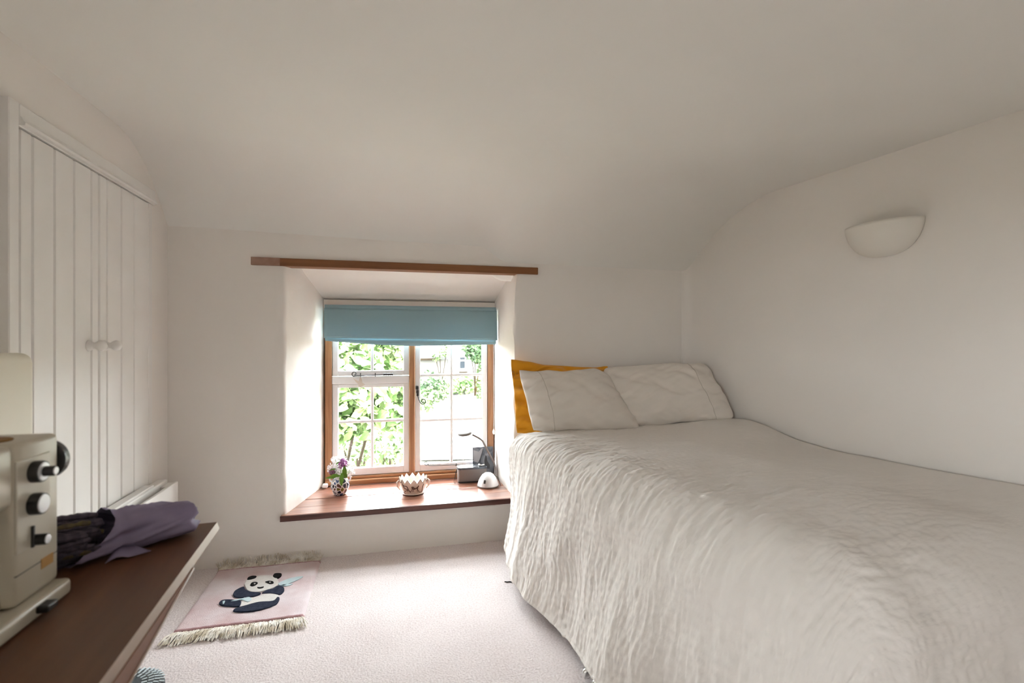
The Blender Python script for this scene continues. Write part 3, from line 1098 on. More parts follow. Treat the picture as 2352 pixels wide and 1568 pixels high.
# wrap: a pleated cone, opening on a slant
n, m_ = 72, 40
V = []
for i in range(n):
    w = 2 * PI * i / n
    start = 0.50 + 0.13 * math.sin(w - 0.55)
    for j in range(m_):
        t = j / (m_ - 1)
        s = start + (1.0 + 0.03 * float(vnoise(np.array(w * 1.9), np.array(7.3), 24)) - start) * t
        pl = 1.0 + 0.22 * (0.30 - abs(float(vnoise(np.array(w * 2.6 + 3 * t), np.array(t * 2.4 + 0.8 * w), 23)))) + 0.04 * math.sin(w * 5 + 3 * t) + 0.03 * float(vnoise(np.array(w * 5.0 + t * 4), np.array(t * 5.0 - w), 22)) + 0.07 * float(vnoise(np.array(w * 2.3), np.array(t * 3.0), 21))
        tie = 0.14 * math.exp(-((s - 0.655) / 0.03) ** 2)
        fl_ = 0.05 * max(0, 0.15 - (s - start)) / 0.15
        r = (1.05 + fl_) * pl - tie
        if t > 0.93:
            r *= 1 - 0.55 * ((t - 0.93) / 0.07)
        p = bpt(s, w, r)
        p.z = max(p.z, TZ + 0.002 + 0.002 * (j % 2))
        V.append(tuple(p))
Fa = []
for i in range(n):
    i2 = (i + 1) % n
    for j in range(m_ - 1):
        Fa.append((i * m_ + j, i2 * m_ + j, i2 * m_ + j + 1, i * m_ + j + 1))
Fa.append(tuple(i * m_ + m_ - 1 for i in range(n)))
wrap = obj('tissue_wrap', (V, Fa), 'tissue', bq, smooth=True)
# loose corner of the tissue at the tie
cpt = bpt(0.665, PI + 0.75, 1.0)
out_dir = (-sd_).normalized()
g0 = Vector((cpt.x, cpt.y, TZ + 0.020)) - out_dir * 0.012
flap = []
for i in range(9):
    for j in range(9):
        a, b = i / 8, j / 8
        q = g0 + ax * ((a - 0.5) * 0.06 * (0.35 + b)) + out_dir * (b * 0.036) + Vector((0, 0, -0.018 * b + 0.008 * math.sin(a * PI * 2) * b))
        q.z = max(q.z, TZ + 0.003)
        flap.append(tuple(q))
fo = obj('tissue_corner', (flap, grid_faces(9, 9).tolist()), 'tissue', wrap, smooth=True)
sm = fo.modifiers.new('solid', 'SOLIDIFY')
sm.thickness = 0.0015
sm.offset = 1
# lavender spikes: a knobbly stem shared by all
kn = []
for k in range(13):
    t = k / 12
    kn.append(((0.0042 + 0.0030 * (k % 2)) * (1 - 0.5 * t * (t > 0.7)), t * 0.26))
sp_me = None
for k in range(110):
    w = rng.uniform(0, 2 * PI)
    r = math.sqrt(rng.uniform(0.15, 1.0))
    s1 = rng.uniform(0.50, 0.60)
    p1 = bpt(s1, w, r * 0.93)
    s0 = s1 - rng.uniform(0.5, 0.58)
    p0 = bpt(max(s0, 0.19), w + rng.uniform(-0.22, 0.22), min(1.0, r * rng.uniform(0.94, 1.05)))
    p0.z = max(p0.z, TZ + 0.008)
    p1.z = max(p1.z, TZ + 0.008)
    d = p0 - p1
    if sp_me is None:
        gg = lathe(kn, (0, 0, 0), 'Z', 6)
        sp_me = bpy.data.meshes.new('lavender_spike')
        sp_me.from_pydata(gg[0], [], gg[1])
        sp_me.materials.append(M['lav'])
        sp_me2 = sp_me.copy()
        sp_me2.materials.clear()
        sp_me2.materials.append(M['lavstem'])
    o = bpy.data.objects.new('lavender_spike', sp_me2 if k % 6 == 0 else sp_me)
    o.parent = bq
    o.matrix_basis = world_inv(bq) @ (Matrix.Translation(p1) @ d.to_track_quat('Z', 'Y').to_matrix().to_4x4() @ Matrix.Diagonal((1, 1, d.length / 0.26, 1)))
    COL.objects.link(o)

# ------------------------------------------------------------------ floor pouffe peeping out below the table
cpo = atZ(283, 1612, 0.0)
RP = 0.115
pf_ = thing('floor_cushion', 'round dark grey knitted floor cushion with pale flecks below the table', 'cushion', (cpo.x, cpo.y, 0))
body = obj('cover', lathe([(RP * 0.9, 0.001), (RP, 0.012), (RP, 0.028), (RP * 0.94, 0.042), (RP * 0.7, 0.050), (0.002, 0.053)], (cpo.x, cpo.y, 0), 'Z', 48), 'pouffe', pf_, smooth=True)
fk = None
for ri, (rr, cnt, zz) in enumerate(((0.93, 40, 0.0425), (0.80, 34, 0.0475), (0.66, 28, 0.0508), (0.5, 20, 0.0518))):
    for k in range(cnt):
        w = 2 * PI * (k + 0.5 * (ri % 2)) / cnt
        if fk is None:
            gg = box(-0.008, 0.008, -0.0034, 0.0034, -0.0015, 0.002, 0.0012, 1)
            fk = bpy.data.meshes.new('knit_fleck')
            fk.from_pydata(gg[0], [], gg[1])
            fk.materials.append(M['fleck'])
        o = bpy.data.objects.new('knit_fleck', fk)
        o.parent = pf_
        o.matrix_basis = Matrix.Translation((rr * RP * math.cos(w), rr * RP * math.sin(w), zz)) @ Matrix.Rotation(w, 4, 'Z') @ Matrix.Rotation(0.25 * (ri < 2), 4, 'Y')
        COL.objects.link(o)

# ------------------------------------------------------------------ panda rug
RZ = 0.012
rX0, rX1, rY0, rY1 = -0.850, -0.346, 2.325, 2.905
rug = thing('panda_rug', 'small pink fringed rug with a woven panda under the window', 'rug', (-0.6, 2.6, 0))


def slab(x0, x1, y0, y1, h, nxx=60, nyy=70, seed=0, edge=0.012):
    xs_ = np.linspace(x0, x1, nxx)
    ys2 = np.linspace(y0, y1, nyy)
    Xg, Yg = np.meshgrid(xs_, ys2, indexing='ij')
    de = np.minimum(np.minimum(Xg - x0, x1 - Xg), np.minimum(Yg - y0, y1 - Yg))
    Zg = h * (1 - (1 - np.clip(de / edge, 0, 1)) ** 2) + 0.0012 * vnoise(Xg * 90, Yg * 90, seed) * (de > 0.002) + 0.0015 * vnoise(Xg * 12, Yg * 12, seed + 1) * (de > 0.002)
    Zg = np.where(de < 1e-6, 0.0005, Zg)
    return np.stack([Xg, Yg, Zg], -1).reshape(-1, 3), grid_faces(nxx, nyy).tolist()


obj('pile', slab(rX0, rX1, rY0, rY1, RZ, seed=31), 'rugpink', rug, smooth=True)
obj('border', slab(rX0 - 0.001, rX1 + 0.001, rY0 - 0.003, rY0 + 0.026, RZ + 0.0025, 70, 12, 33), 'rugedge', rug, smooth=True)
obj('border', slab(rX0 - 0.001, rX1 + 0.001, rY1 - 0.022, rY1 + 0.003, RZ + 0.0015, 70, 12, 34), 'rugedge', rug, smooth=True)


def panda(name, pts, m_, h, parent=rug, z0=0.0145):
    """outline in the 2240 x 1568 crop of (380,1240)-(780,1520); laid on the pile as a raised tuft."""
    P = []
    for a, b in pts:
        P.append(atZ(380 + a / 5.6, 1240 + b / 5.6, z0))
    sm_ = smooth_path(P + [P[0]], 4)[:-1]
    top = [Vector((p.x, p.y, z0 + h)) for p in sm_]
    c = sum(top, Vector()) / len(top)
    nn = len(sm_)
    V_ = [tuple(Vector((p.x, p.y, z0 - 0.004))) for p in sm_] + [tuple(Vector((p.x, p.y, z0 + h * 0.6))) for p in sm_]
    V_ += [tuple(c + (t - c) * 0.96 + Vector((0, 0, 0))) for t in top]
    F_ = []
    for r_ in range(2):
        for i in range(nn):
            j = (i + 1) % nn
            F_.append((r_ * nn + i, r_ * nn + j, (r_ + 1) * nn + j, (r_ + 1) * nn + i))
    F_.append(tuple(2 * nn + i for i in range(nn)))
    return obj(name, (V_, F_), m_, parent)


panda('bamboo_leaf', [(1440, 560), (1520, 520), (1640, 480), (1770, 465), (1700, 510), (1560, 570), (1500, 590)], 'bamboo', 0.001)
panda('bamboo_leaf', [(1450, 580), (1540, 570), (1640, 560), (1560, 590)], 'bamboo', 0.001)
panda('body', [(1010, 740), (1150, 735), (1300, 690), (1440, 700), (1455, 750), (1400, 790), (1200, 800), (1060, 840), (960, 865), (975, 800)], 'whitepile', 0.0015)
hd_ = panda('head', [(1015, 570), (1050, 510), (1150, 470), (1290, 455), (1400, 470), (1450, 520), (1440, 580), (1370, 620), (1240, 660), (1130, 670), (1050, 640)], 'whitepile', 0.003)
panda('ear', [(1050, 520), (1060, 490), (1110, 468), (1170, 470), (1160, 495), (1100, 515)], 'blackpile', 0.0045)
panda('ear', [(1380, 470), (1400, 440), (1450, 432), (1495, 440), (1480, 470), (1440, 495), (1400, 490)], 'blackpile', 0.0045)
panda('eye_patch', [(1085, 590), (1110, 555), (1160, 545), (1190, 560), (1160, 590), (1115, 605)], 'blackpile', 0.0045, hd_)
panda('eye_patch', [(1280, 545), (1330, 532), (1385, 540), (1390, 565), (1350, 575), (1310, 562)], 'blackpile', 0.0045, hd_)
panda('eye_glint', [(1135, 570), (1150, 563), (1160, 572), (1145, 580)], 'whitepile', 0.0052, hd_)
panda('eye_glint', [(1333, 552), (1348, 547), (1356, 554), (1342, 560)], 'whitepile', 0.0052, hd_)
panda('nose', [(1180, 612), (1220, 615), (1265, 606), (1255, 622), (1215, 632), (1185, 626)], 'blackpile', 0.0045, hd_)
panda('arm', [(868, 700), (900, 650), (1000, 602), (1030, 640), (1100, 672), (1225, 682), (1180, 712), (1080, 735), (960, 742), (890, 730)], 'navy', 0.0035)
panda('arm', [(1240, 682), (1300, 648), (1380, 630), (1440, 592), (1505, 596), (1530, 640), (1500, 690), (1450, 705), (1370, 690)], 'navy', 0.0035)
panda('leg', [(690, 810), (720, 780), (800, 768), (940, 780), (975, 800), (950, 855), (840, 856), (740, 845), (700, 830)], 'navy', 0.0035)
panda('leg', [(868, 915), (900, 880), (1010, 850), (1200, 800), (1390, 785), (1450, 735), (1468, 760), (1430, 820), (1310, 875), (1160, 910), (1020, 925), (910, 925)], 'navy', 0.0035)
panda('paw_mark', [(735, 800), (765, 790), (760, 815), (740, 835)], 'bamboo', 0.005)
panda('bamboo_stem', [(835, 795), (900, 775), (1000, 755), (1080, 740), (1110, 770), (1060, 800), (980, 775), (900, 790)], 'bamboo', 0.0042)

# fringes: each end a row of yarn tufts
def fringe(y, sgn, cnt, name, lmin, lmax, up=0.0, curl=0.02):
    G = []
    for k in range(cnt):
        x = rX0 + (rX1 - rX0) * (k + rng.uniform(0.1, 0.9)) / cnt
        L_ = rng.uniform(lmin, lmax)
        dx = rng.uniform(-curl, curl) - 0.012 * (sgn < 0) * (0.5 - k / cnt) * 2
        z0 = rng.uniform(0.004, 0.010)
        pts_ = []
        for q in range(5):
            t = q / 4
            yy = y + sgn * L_ * t
            zz = z0 + 0.010 * math.sin(t * PI) * rng.uniform(0.2, 1.0)
            if sgn > 0:
                yw = YB - 0.006 - rng.uniform(0, 0.008)
                if yy > yw:
                    zz += (yy - yw) * 0.85
                    yy = yw
            pts_.append((x + dx * t + rng.uniform(-0.003, 0.003), yy, max(zz, 0.0035)))
        G.append(tube(pts_, [0.0028, 0.0026, 0.0024, 0.0022, 0.0014], 5))
    o = obj(name, join(*G), 'fringe', rug)
    o['kind'] = 'stuff'


fringe(rY0, -1, 330, 'fringe', 0.06, 0.095)
fringe(rY1, 1, 260, 'fringe', 0.055, 0.10, curl=0.035)

# loose thread on the carpet
tpx = atZ(1165, 1336, 0.003)
th_ = obj('thread_scrap', tube([tpx + Vector((-0.012, 0.006, 0)), tpx, tpx + Vector((0.012, 0.0, 0)), tpx + Vector((0.02, -0.006, 0)), tpx + Vector((0.026, 0.003, 0))], 0.0025, 6), 'dark', origin=tuple(tpx))
tag(th_, 'short dark thread scrap on the carpet beside the bed', 'thread')

# ------------------------------------------------------------------ bed
bd = Vector((0.1415, -0.99, 0)).normalized()     # towards the foot
ba = Vector((-0.99, -0.1415, 0)).normalized()    # from the wall into the room
H0 = Vector((xr(2.88), 2.88, 0))                 # head corner at the right wall


def bedp(a, b, z):
    return H0 + ba * a + bd * b + Vector((0, 0, z))


def bedbox(a0, a1, b0, b1, z0, z1, bev=0.0):
    g = box(a0, a1, b0, b1, z0, z1, bev, 3)
    return [tuple(bedp(*v)) for v in g[0]], [tuple(reversed(f)) for f in g[1]]


bed = thing('bed', 'double divan bed standing along the right wall', 'bed', tuple(bedp(0.65, 1.0, 0)))
obj('divan_base', bedbox(0.03, 1.24, 0.19, 1.78, 0.16, 0.36, 0.02), 'divan', bed)
obj('mattress', bedbox(0.02, 1.24, 0.17, 1.78, 0.36, 0.60, 0.06), 'mattress', bed, auto=math.radians(60))
for a, b in ((0.12, 0.3), (1.1, 0.3), (0.12, 1.65), (1.1, 1.65)):
    obj('leg', tube([bedp(a, b, 0.05), bedp(a, b, 0.16)], 0.016, 12), 'black', bed)
# hem buttons / castors glinting below the hem
cst = atZ(1330, 1544, 0.045)
for cp, nm in ((atZ(1328, 1538, 0.05), 'castor'), (atZ(1350, 1563, 0.05), 'castor')):
    obj(nm, lathe([(0.008, -0.008), (0.017, -0.006), (0.018, 0.0), (0.017, 0.006), (0.008, 0.008)], (cp.x + 0.032, cp.y, 0.033), 'Y', 20), 'chrome', bed, smooth=True)

# duvet -----------------------------------------------------------
Ltop, Wtot = 1.93, 1.34
NPp, NQ = 400, 520
OV = 0.62                                            # overhang length
pq_ = np.linspace(0.03, 1.15 + OV + 0.17, NPp)
qq = np.linspace(0.06, Ltop + OV - 0.05, NQ)
Pg, Qg = np.meshgrid(pq_, qq, indexing='ij')
rad = 0.10 + 0.12 * sstep(0.1, 1.2, Qg)
Wt = Wtot - rad
Lt = Ltop - 0.20
rb = 0.20
oa = np.maximum(0, Pg - Wt)
ob = np.maximum(0, Qg - Lt)
o_ = (oa ** 5 + ob ** 5) ** 0.2
ang = np.arctan2(ob, oa)
both = (oa > 0) & (ob > 0)
ang = np.where(both, ang, np.where(oa > 0, 0.0, PI / 2))
rr_ = np.where(both, rad + (rb - rad) * np.clip(ang / (PI / 2), 0, 1), np.where(oa > 0, rad, rb))
arc = PI / 2 * rr_
oc = np.minimum(o_, arc)
flare = 0.20
lat = rr_ * np.sin(oc / rr_) + flare * np.maximum(0, o_ - arc)
drop = rr_ * (1 - np.cos(oc / rr_)) + np.maximum(0, o_ - arc) * math.sqrt(1 - flare ** 2)
la = np.minimum(Pg, Wt) + lat * np.cos(ang) * (o_ > 0)
lb = np.minimum(Qg, Lt) + lat * np.sin(ang) * (o_ > 0)
# right side stays against the wall
ztop_d = 0.700 + 0.012 * vnoise(Pg * 2.4, Qg * 2.4, 41) + 0.006 * vnoise(Pg * 6, Qg * 6, 42)
ztop_d += 0.062 * np.exp(-((Pg - 0.22) / 0.30) ** 2 - ((Qg - 0.50) / 0.22) ** 2)
ztop_d += 0.02 * np.exp(-((Pg - 0.75) / 0.35) ** 2) * sstep(0.1, 0.4, Qg)
ztop_d -= 0.06 * sstep(0.06, 0.0, Pg) ** 2
ztop_d += 0.012 * sstep(0.55, 0.30, Qg)
maxdrop = ztop_d - 0.055 - 0.02 * vnoise(Qg * 3, Pg * 0, 44)
drop = np.where(drop > maxdrop - 0.04, maxdrop - 0.04 + 0.04 * np.tanh((drop - maxdrop + 0.04) / 0.04), drop)
zz = ztop_d - drop
# hanging folds on the side and at the foot
hang = sstep(0.05, 0.45, drop)
along = np.where(ang < PI / 4, Qg, Pg + 3.0)
fold = 0.020 * vnoise(along * 5.5, drop * 1.2, 45) + 0.013 * vnoise(along * 13, drop * 2.0, 46)
la = la + fold * hang * np.cos(ang) * (o_ > 0)
lb = lb + fold * hang * np.sin(ang) * (o_ > 0)
# the head end hangs closer to the bed
la = la - 0.085 * hang * sstep(0.42, 0.08, Qg) * (oa > 0)
# diagonal drag creases on the near top
cre = 0.010 * vnoise((Pg * 0.8 + Qg * 0.6) * 7, (Pg * 0.6 - Qg * 0.8) * 2.0, 47) * sstep(0.35, 0.9, Pg)
P3 = (np.array(H0)[None, None, :] + la[..., None] * np.array(ba) + lb[..., None] * np.array(bd))
P3[..., 2] = zz
du = np.gradient(P3, axis=0)
dv = np.gradient(P3, axis=1)
nrm = np.cross(du, dv)
nrm /= np.linalg.norm(nrm, axis=-1, keepdims=True) + 1e-9
if nrm[50, 200, 2] < 0:
    nrm = -nrm
# seersucker: stripes run across the bed, puckers in between
colw = 0.042
cid = np.floor(Qg / colw + 0.25 * vnoise(Pg * 3, Qg * 3, 48))
ph = np.sin(cid * 12.9898) * 43758.5453
ph = (ph - np.floor(ph)) * 2 * PI
frq = 0.5 + Qg / colw + 0.25 * vnoise(Pg * 3, Qg * 3, 48)
edge_ = np.abs(np.sin(PI * (frq - 0.5)))
puck = np.sin(2 * PI * Pg / 0.030 + ph + 2.2 * vnoise(Pg * 14, Qg * 14, 49))
amp = 0.0021 * (0.35 + 0.65 * np.clip(0.5 + 0.9 * vnoise(Pg * 3.3, Qg * 3.3, 50), 0, 1)) * (0.30 + 0.70 * sstep(0.35, 0.85, Pg))
side_ = 0.22 + 0.78 * sstep(0.35, 0.95, Pg + 0.25 * vnoise(Qg * 2.0, Pg * 2.0, 55))
wob = 0.6 * vnoise(Pg * 5, Qg * 5, 56)
streak = vnoise(Pg * 22, Qg * 75 + wob * 3, 51) + 0.7 * vnoise(Pg * 45, Qg * 120 + wob * 4, 52)
big = vnoise(Pg * 9 + wob, Qg * 22, 53)
disp = sstep(0.03, 0.10, Pg) * side_ * (0.45 * amp * puck * edge_ ** 0.7 - 0.0010 * (1 - edge_) ** 5 + 0.0024 * streak + 0.0030 * big) + cre
P3 = P3 + nrm * disp[..., None]
P3[..., 2] = np.maximum(P3[..., 2], 0.012)
# keep clear of the right wall
wx_ = 2.367 - 0.143 * P3[..., 1] - 0.022
P3[..., 0] = np.minimum(P3[..., 0], wx_)
me = bpy.data.meshes.new('duvet')
Fq = grid_faces(NPp, NQ)
dvt = bpy.data.objects.new('duvet', me)
org = np.array(bedp(0.65, 1.0, 0.60))
Vd = P3.reshape(-1, 3) - org
if nrm[50, 200, 2] > 0:
    a_, b_, c_, d_ = Vd[Fq[1000]]
    if np.cross(b_ - a_, c_ - a_)[2] < 0:
        Fq = Fq[:, ::-1]
me.vertices.add(len(Vd))
me.vertices.foreach_set('co', Vd.ravel())
me.loops.add(Fq.size)
me.polygons.add(len(Fq))
me.loops.foreach_set('vertex_index', Fq.ravel().astype(np.int32))
me.polygons.foreach_set('loop_start', np.arange(0, Fq.size, 4, dtype=np.int32))
me.polygons.foreach_set('use_smooth', np.ones(len(Fq), dtype=bool))
uv = me.uv_layers.new(name='UVMap')
UV = np.stack([Pg.ravel(), Qg.ravel()], -1)[Fq.ravel()]
uv.data.foreach_set('uv', UV.ravel().astype(np.float32))
me.update()
me.validate()
me.materials.append(M['duvet'])
dvt.location = org
COL.objects.link(dvt)
sm = dvt.modifiers.new('solid', 'SOLIDIFY')
sm.thickness = 0.010
sm.offset = -1
tag(dvt, 'crinkled oatmeal duvet spread over the bed', 'duvet')


# pillows -----------------------------------------------------------
def pillow(name, label, cat, m_, BLp, BRp, TLp, TRp, thick, seed, group=None, wr=1.0, rnd=0.03, n=90, mm=70):
    BLp, BRp, TLp, TRp = [np.array(p, dtype=float) for p in (BLp, BRp, TLp, TRp)]
    u = np.linspace(-1, 1, n)
    v = np.linspace(-1, 1, mm)
    # denser at the edges
    u = np.sin(u * PI / 2)
    v = np.sin(v * PI / 2)
    Ug, Vg = np.meshgrid(u, v, indexing='ij')
    cor = 1 - rnd * np.abs(Ug) ** 5 * np.abs(Vg) ** 5
    s = (Ug * cor * (1 - 0.035 * (1 - Vg ** 2)) + 1) / 2
    t = (Vg * cor * (1 - 0.05 * (1 - Ug ** 2)) + 1) / 2
    base = (BLp * (1 - s)[..., None] * (1 - t)[..., None] + BRp * s[..., None] * (1 - t)[..., None]
            + TLp * (1 - s)[..., None] * t[..., None] + TRp * s[..., None] * t[..., None])
    nrm_ = np.cross(BRp - BLp, TLp - BLp)
    nrm_ /= np.linalg.norm(nrm_)
    if nrm_[1] > 0:
        nrm_ = -nrm_
    prof_ = (np.clip(1 - np.abs(Ug) ** 2.6, 0, 1) ** 0.55) * (np.clip(1 - np.abs(Vg) ** 2.4, 0, 1) ** 0.55)
    wrk = 0.007 * vnoise(Ug * 2.2 + 5, Vg * 1.6, seed) + wr * (0.006 * vnoise((Ug + 0.8 * Vg) * 5, (Ug - Vg) * 1.4, seed + 1) + 0.0035 * vnoise((Ug * 0.7 - Vg) * 9, (Ug + Vg) * 2.2, seed + 2))
    # gathers near the edges
    gath = 0.006 * wr * np.sin(Vg * 17 + 3 * vnoise(Ug * 2, Vg * 2, seed + 4)) * np.clip(np.abs(Ug) - 0.55, 0, 1) * 2
    fr_ = base + nrm_ * (thick * prof_ + (wrk + gath) * np.clip(prof_ * 2.5, 0, 1))[..., None]
    bk_ = base - nrm_ * (thick * 0.6 * prof_)[..., None]
    # a droopy outline
    dr = 0.010 * vnoise(Ug * 3, Vg * 3, seed + 3)
    fr_[..., 2] += dr
    bk_[..., 2] += dr
    nv = n * mm
    Fa_ = grid_faces(n, mm).tolist()
    Fb_ = [tuple(i + nv for i in q[::-1]) for q in Fa_]
    Vp = np.concatenate([fr_.reshape(-1, 3), bk_.reshape(-1, 3)])
    org_ = (BLp + BRp) / 2
    me_geo = (Vp, [tuple(q) for q in Fa_] + Fb_)
    o = obj(name, me_geo, m_, origin=tuple(org_), smooth=True)
    bm_ = bmesh.new()
    bm_.from_mesh(o.data)
    bmesh.ops.remove_doubles(bm_, verts=bm_.verts, dist=0.0008)
    bmesh.ops.recalc_face_normals(bm_, faces=bm_.faces)
    bm_.to_mesh(o.data)
    bm_.free()
    tag(o, label, cat, group)

    def surf(us, k0=2, k1=-2):
        i = int(np.argmin(np.abs(u - us)))
        return [tuple(fr_[i, j] + nrm_ * 0.0008) for j in range(mm)][k0:k1]
    return o, surf


py_, _s = pillow('mustard_pillow', 'mustard yellow pillow propped behind the white pillow by the window', 'pillow', 'yellow',
                 (0.722, 2.79, 0.665), (1.34, 2.80, 0.68), (0.712, 2.905, 1.092), (1.36, 2.915, 1.045), 0.050, 61, wr=3.2)
p1, s1_ = pillow('pillow', 'oatmeal pillow nearer the window, leaning on the mustard pillow', 'pillow', 'pillow',
                 (0.775, 2.640, 0.700), (1.425, 2.600, 0.690), (0.745, 2.835, 1.030), (1.305, 2.85, 1.030), 0.082, 71, 'oatmeal pillows at the head of the bed', wr=1.5)
obj('hem_stitch', tube(s1_(-0.62), 0.0009, 5), 'stitch', p1)
p2, s2_ = pillow('pillow', 'oatmeal pillow nearer the right wall, below the uplighter side', 'pillow', 'pillow',
                 (1.335, 2.660, 0.700), (1.965, 2.470, 0.745), (1.270, 2.880, 1.045), (1.935, 2.735, 1.075), 0.082, 81, 'oatmeal pillows at the head of the bed', wr=1.8, rnd=0.11)
p2['label'] = 'oatmeal pillow against the right wall corner, resting on the duvet hump'
obj('hem_stitch', tube(s2_(0.60), 0.0009, 5), 'stitch', p2)

# ------------------------------------------------------------------ things on the sill
# flower vase
vb = atZ(780, 1139, ZT)
vc = Vector((vb.x, vb.y + 0.035, ZT))
vs = thing('flower_vase', 'painted blue and white vase of white and purple flowers on the sill', 'vase', tuple(vc))
prof = [(0.030, 0.0005), (0.034, 0.003), (0.045, 0.020), (0.0545, 0.045), (0.055, 0.065), (0.050, 0.085), (0.041, 0.103), (0.035, 0.113), (0.034, 0.120), (0.030, 0.120), (0.031, 0.112), (0.036, 0.100)]
vbody = obj('pot', lathe(prof, vc, 'Z', 40), 'vase', vs, smooth=True)
for sg in (-1, 1):
    pts = [vc + Vector((sg * 0.040, 0, 0.108)), vc + Vector((sg * 0.056, 0, 0.112)), vc + Vector((sg * 0.061, 0, 0.098)), vc + Vector((sg * 0.056, 0, 0.084)), vc + Vector((sg * 0.049, 0, 0.082))]
    obj('loop_handle', tube(smooth_path(pts, 5), 0.0042, 8), 'petal_white', vbody, smooth=True)


def petal_cluster(c, r, cnt, ps, seed):
    rg = np.random.default_rng(seed)
    G = []
    for k in range(cnt):
        d = Vector(rg.normal(size=3)).normalized()
        p = Vector(c) + d * r * rg.uniform(0.55, 1.0)
        a = d.orthogonal().normalized()
        a = (Matrix.Rotation(rg.uniform(0, 6.28), 3, d) @ a)
        b = d.cross(a)
        s = ps * rg.uniform(0.7, 1.2)
        V_ = [p - d * s * 0.2, p + a * s * 0.8 + d * s * 0.25 + b * s * 0.5, p + a * s * 1.2 + d * s * 0.5, p + a * s * 0.8 + d * s * 0.25 - b * s * 0.5,
              p - a * s * 0.8 + d * s * 0.25 + b * s * 0.5, p - a * s * 1.2 + d * s * 0.5, p - a * s * 0.8 + d * s * 0.25 - b * s * 0.5]
        G.append(([tuple(x) for x in V_], [(0, 1, 2, 3), (0, 6, 5, 4)]))
    return join(*G)


def at_v(u, v, dy=0.0):
    return atY(u, v, vc.y + dy)


heads = [((772, 1070), 0.036, 'petal_white', 0), ((762, 1078), 0.030, 'petal_white', -0.01), ((785, 1058), 0.032, 'petal_white', 0.015), ((800, 1072), 0.034, 'petal_white', 0.02),
         ((805, 1084), 0.026, 'petal_white', 0.0), ((770, 1055), 0.024, 'petal_white', 0.03), ((788, 1062), 0.024, 'petal_purple', -0.03), ((784, 1068), 0.016, 'petal_purple', -0.045),
         ((763, 1083), 0.016, 'petal_mauve', -0.035), ((778, 1082), 0.02, 'petal_white', -0.02)]
for k, ((u, v), r, mm_, dy) in enumerate(heads):
    c = at_v(u, v, dy)
    st_ = obj('stem', tube(smooth_path([vc + Vector((0.01 * math.sin(k), 0.01 * math.cos(k), 0.09)), (vc + Vector((0, 0, 0.12))).lerp(c, 0.5), c], 4), 0.0018, 6), 'leafgreen', vs)
    obj('bloom', petal_cluster(c, r, 60, 0.009, 200 + k), mm_, st_)


def leaf_geo(p0, p1, wdt, curl=0.2, nrm_=None):
    p0, p1 = Vector(p0), Vector(p1)
    d = p1 - p0
    L_ = d.length
    t_ = d.normalized()
    n_ = Vector(nrm_) if nrm_ is not None else Vector((0, -1, 0.3))
    b_ = t_.cross(n_).normalized()
    n_ = b_.cross(t_).normalized()
    V_, F_ = [], []
    kk = 8
    for i in range(kk + 1):
        s = i / kk
        w_ = wdt * math.sin(PI * s ** 0.8) + 0.0004
        c = p0 + d * s + n_ * (curl * L_ * math.sin(PI * s) * 0.4)
        V_ += [tuple(c + b_ * w_ + n_ * w_ * 0.25), tuple(c), tuple(c - b_ * w_ + n_ * w_ * 0.25)]
    for i in range(kk):
        a = i * 3
        F_ += [(a, a + 1, a + 4, a + 3), (a + 1, a + 2, a + 5, a + 4)]
    return V_, F_


for (u0, v0, u1, v1, w_, dy) in ((786, 1085, 784, 1117, 0.013, -0.052), (792, 1092, 791, 1066, 0.013, -0.045), (781, 1093, 757, 1090, 0.009, -0.045), (796, 1098, 790, 1080, 0.010, -0.03),
                                 (775, 1094, 746, 1098, 0.008, -0.03), (772, 1076, 756, 1080, 0.005, -0.045), (782, 1060, 770, 1066, 0.004, -0.04)):
    obj('leaf', leaf_geo(at_v(u0, v0, dy + 0.01), at_v(u1, v1, dy), w_), 'leafgreen', vs, smooth=True)

# crown bowl
cbp = atZ(950, 1137, ZT)
bc = Vector((cbp.x, cbp.y + 0.052, ZT))
cb = thing('crown_bowl', 'cream pottery bowl with zigzag crown rim and brown beasts', 'bowl', tuple(bc))
NT = 14
SEG = NT * 8


def crown(rb_, rt_, zt_, tooth, inner=False):
    V_ = []
    lv_ = 10
    for i in range(SEG):
        w = 2 * PI * i / SEG
        ph_ = (i % 8) / 8
        tri = 1 - abs(ph_ * 2 - 1)
        top = zt_ - tooth * (1 - tri)
        for j in range(lv_):
            t = j / (lv_ - 1)
            z = 0.004 + (top - 0.004) * t
            hz = z / zt_
            r = rb_ + (rt_ - rb_) * (0.25 * hz + 0.75 * math.sin(min(hz, 1) * PI / 2) ** 1.0)
            V_.append((bc.x + r * math.cos(w), bc.y + r * math.sin(w), ZT + z))
    F_ = []
    for i in range(SEG):
        i2 = (i + 1) % SEG
        for j in range(lv_ - 1):
            F_.append((i * lv_ + j, i2 * lv_ + j, i2 * lv_ + j + 1, i * lv_ + j + 1))
    return V_, F_, lv_


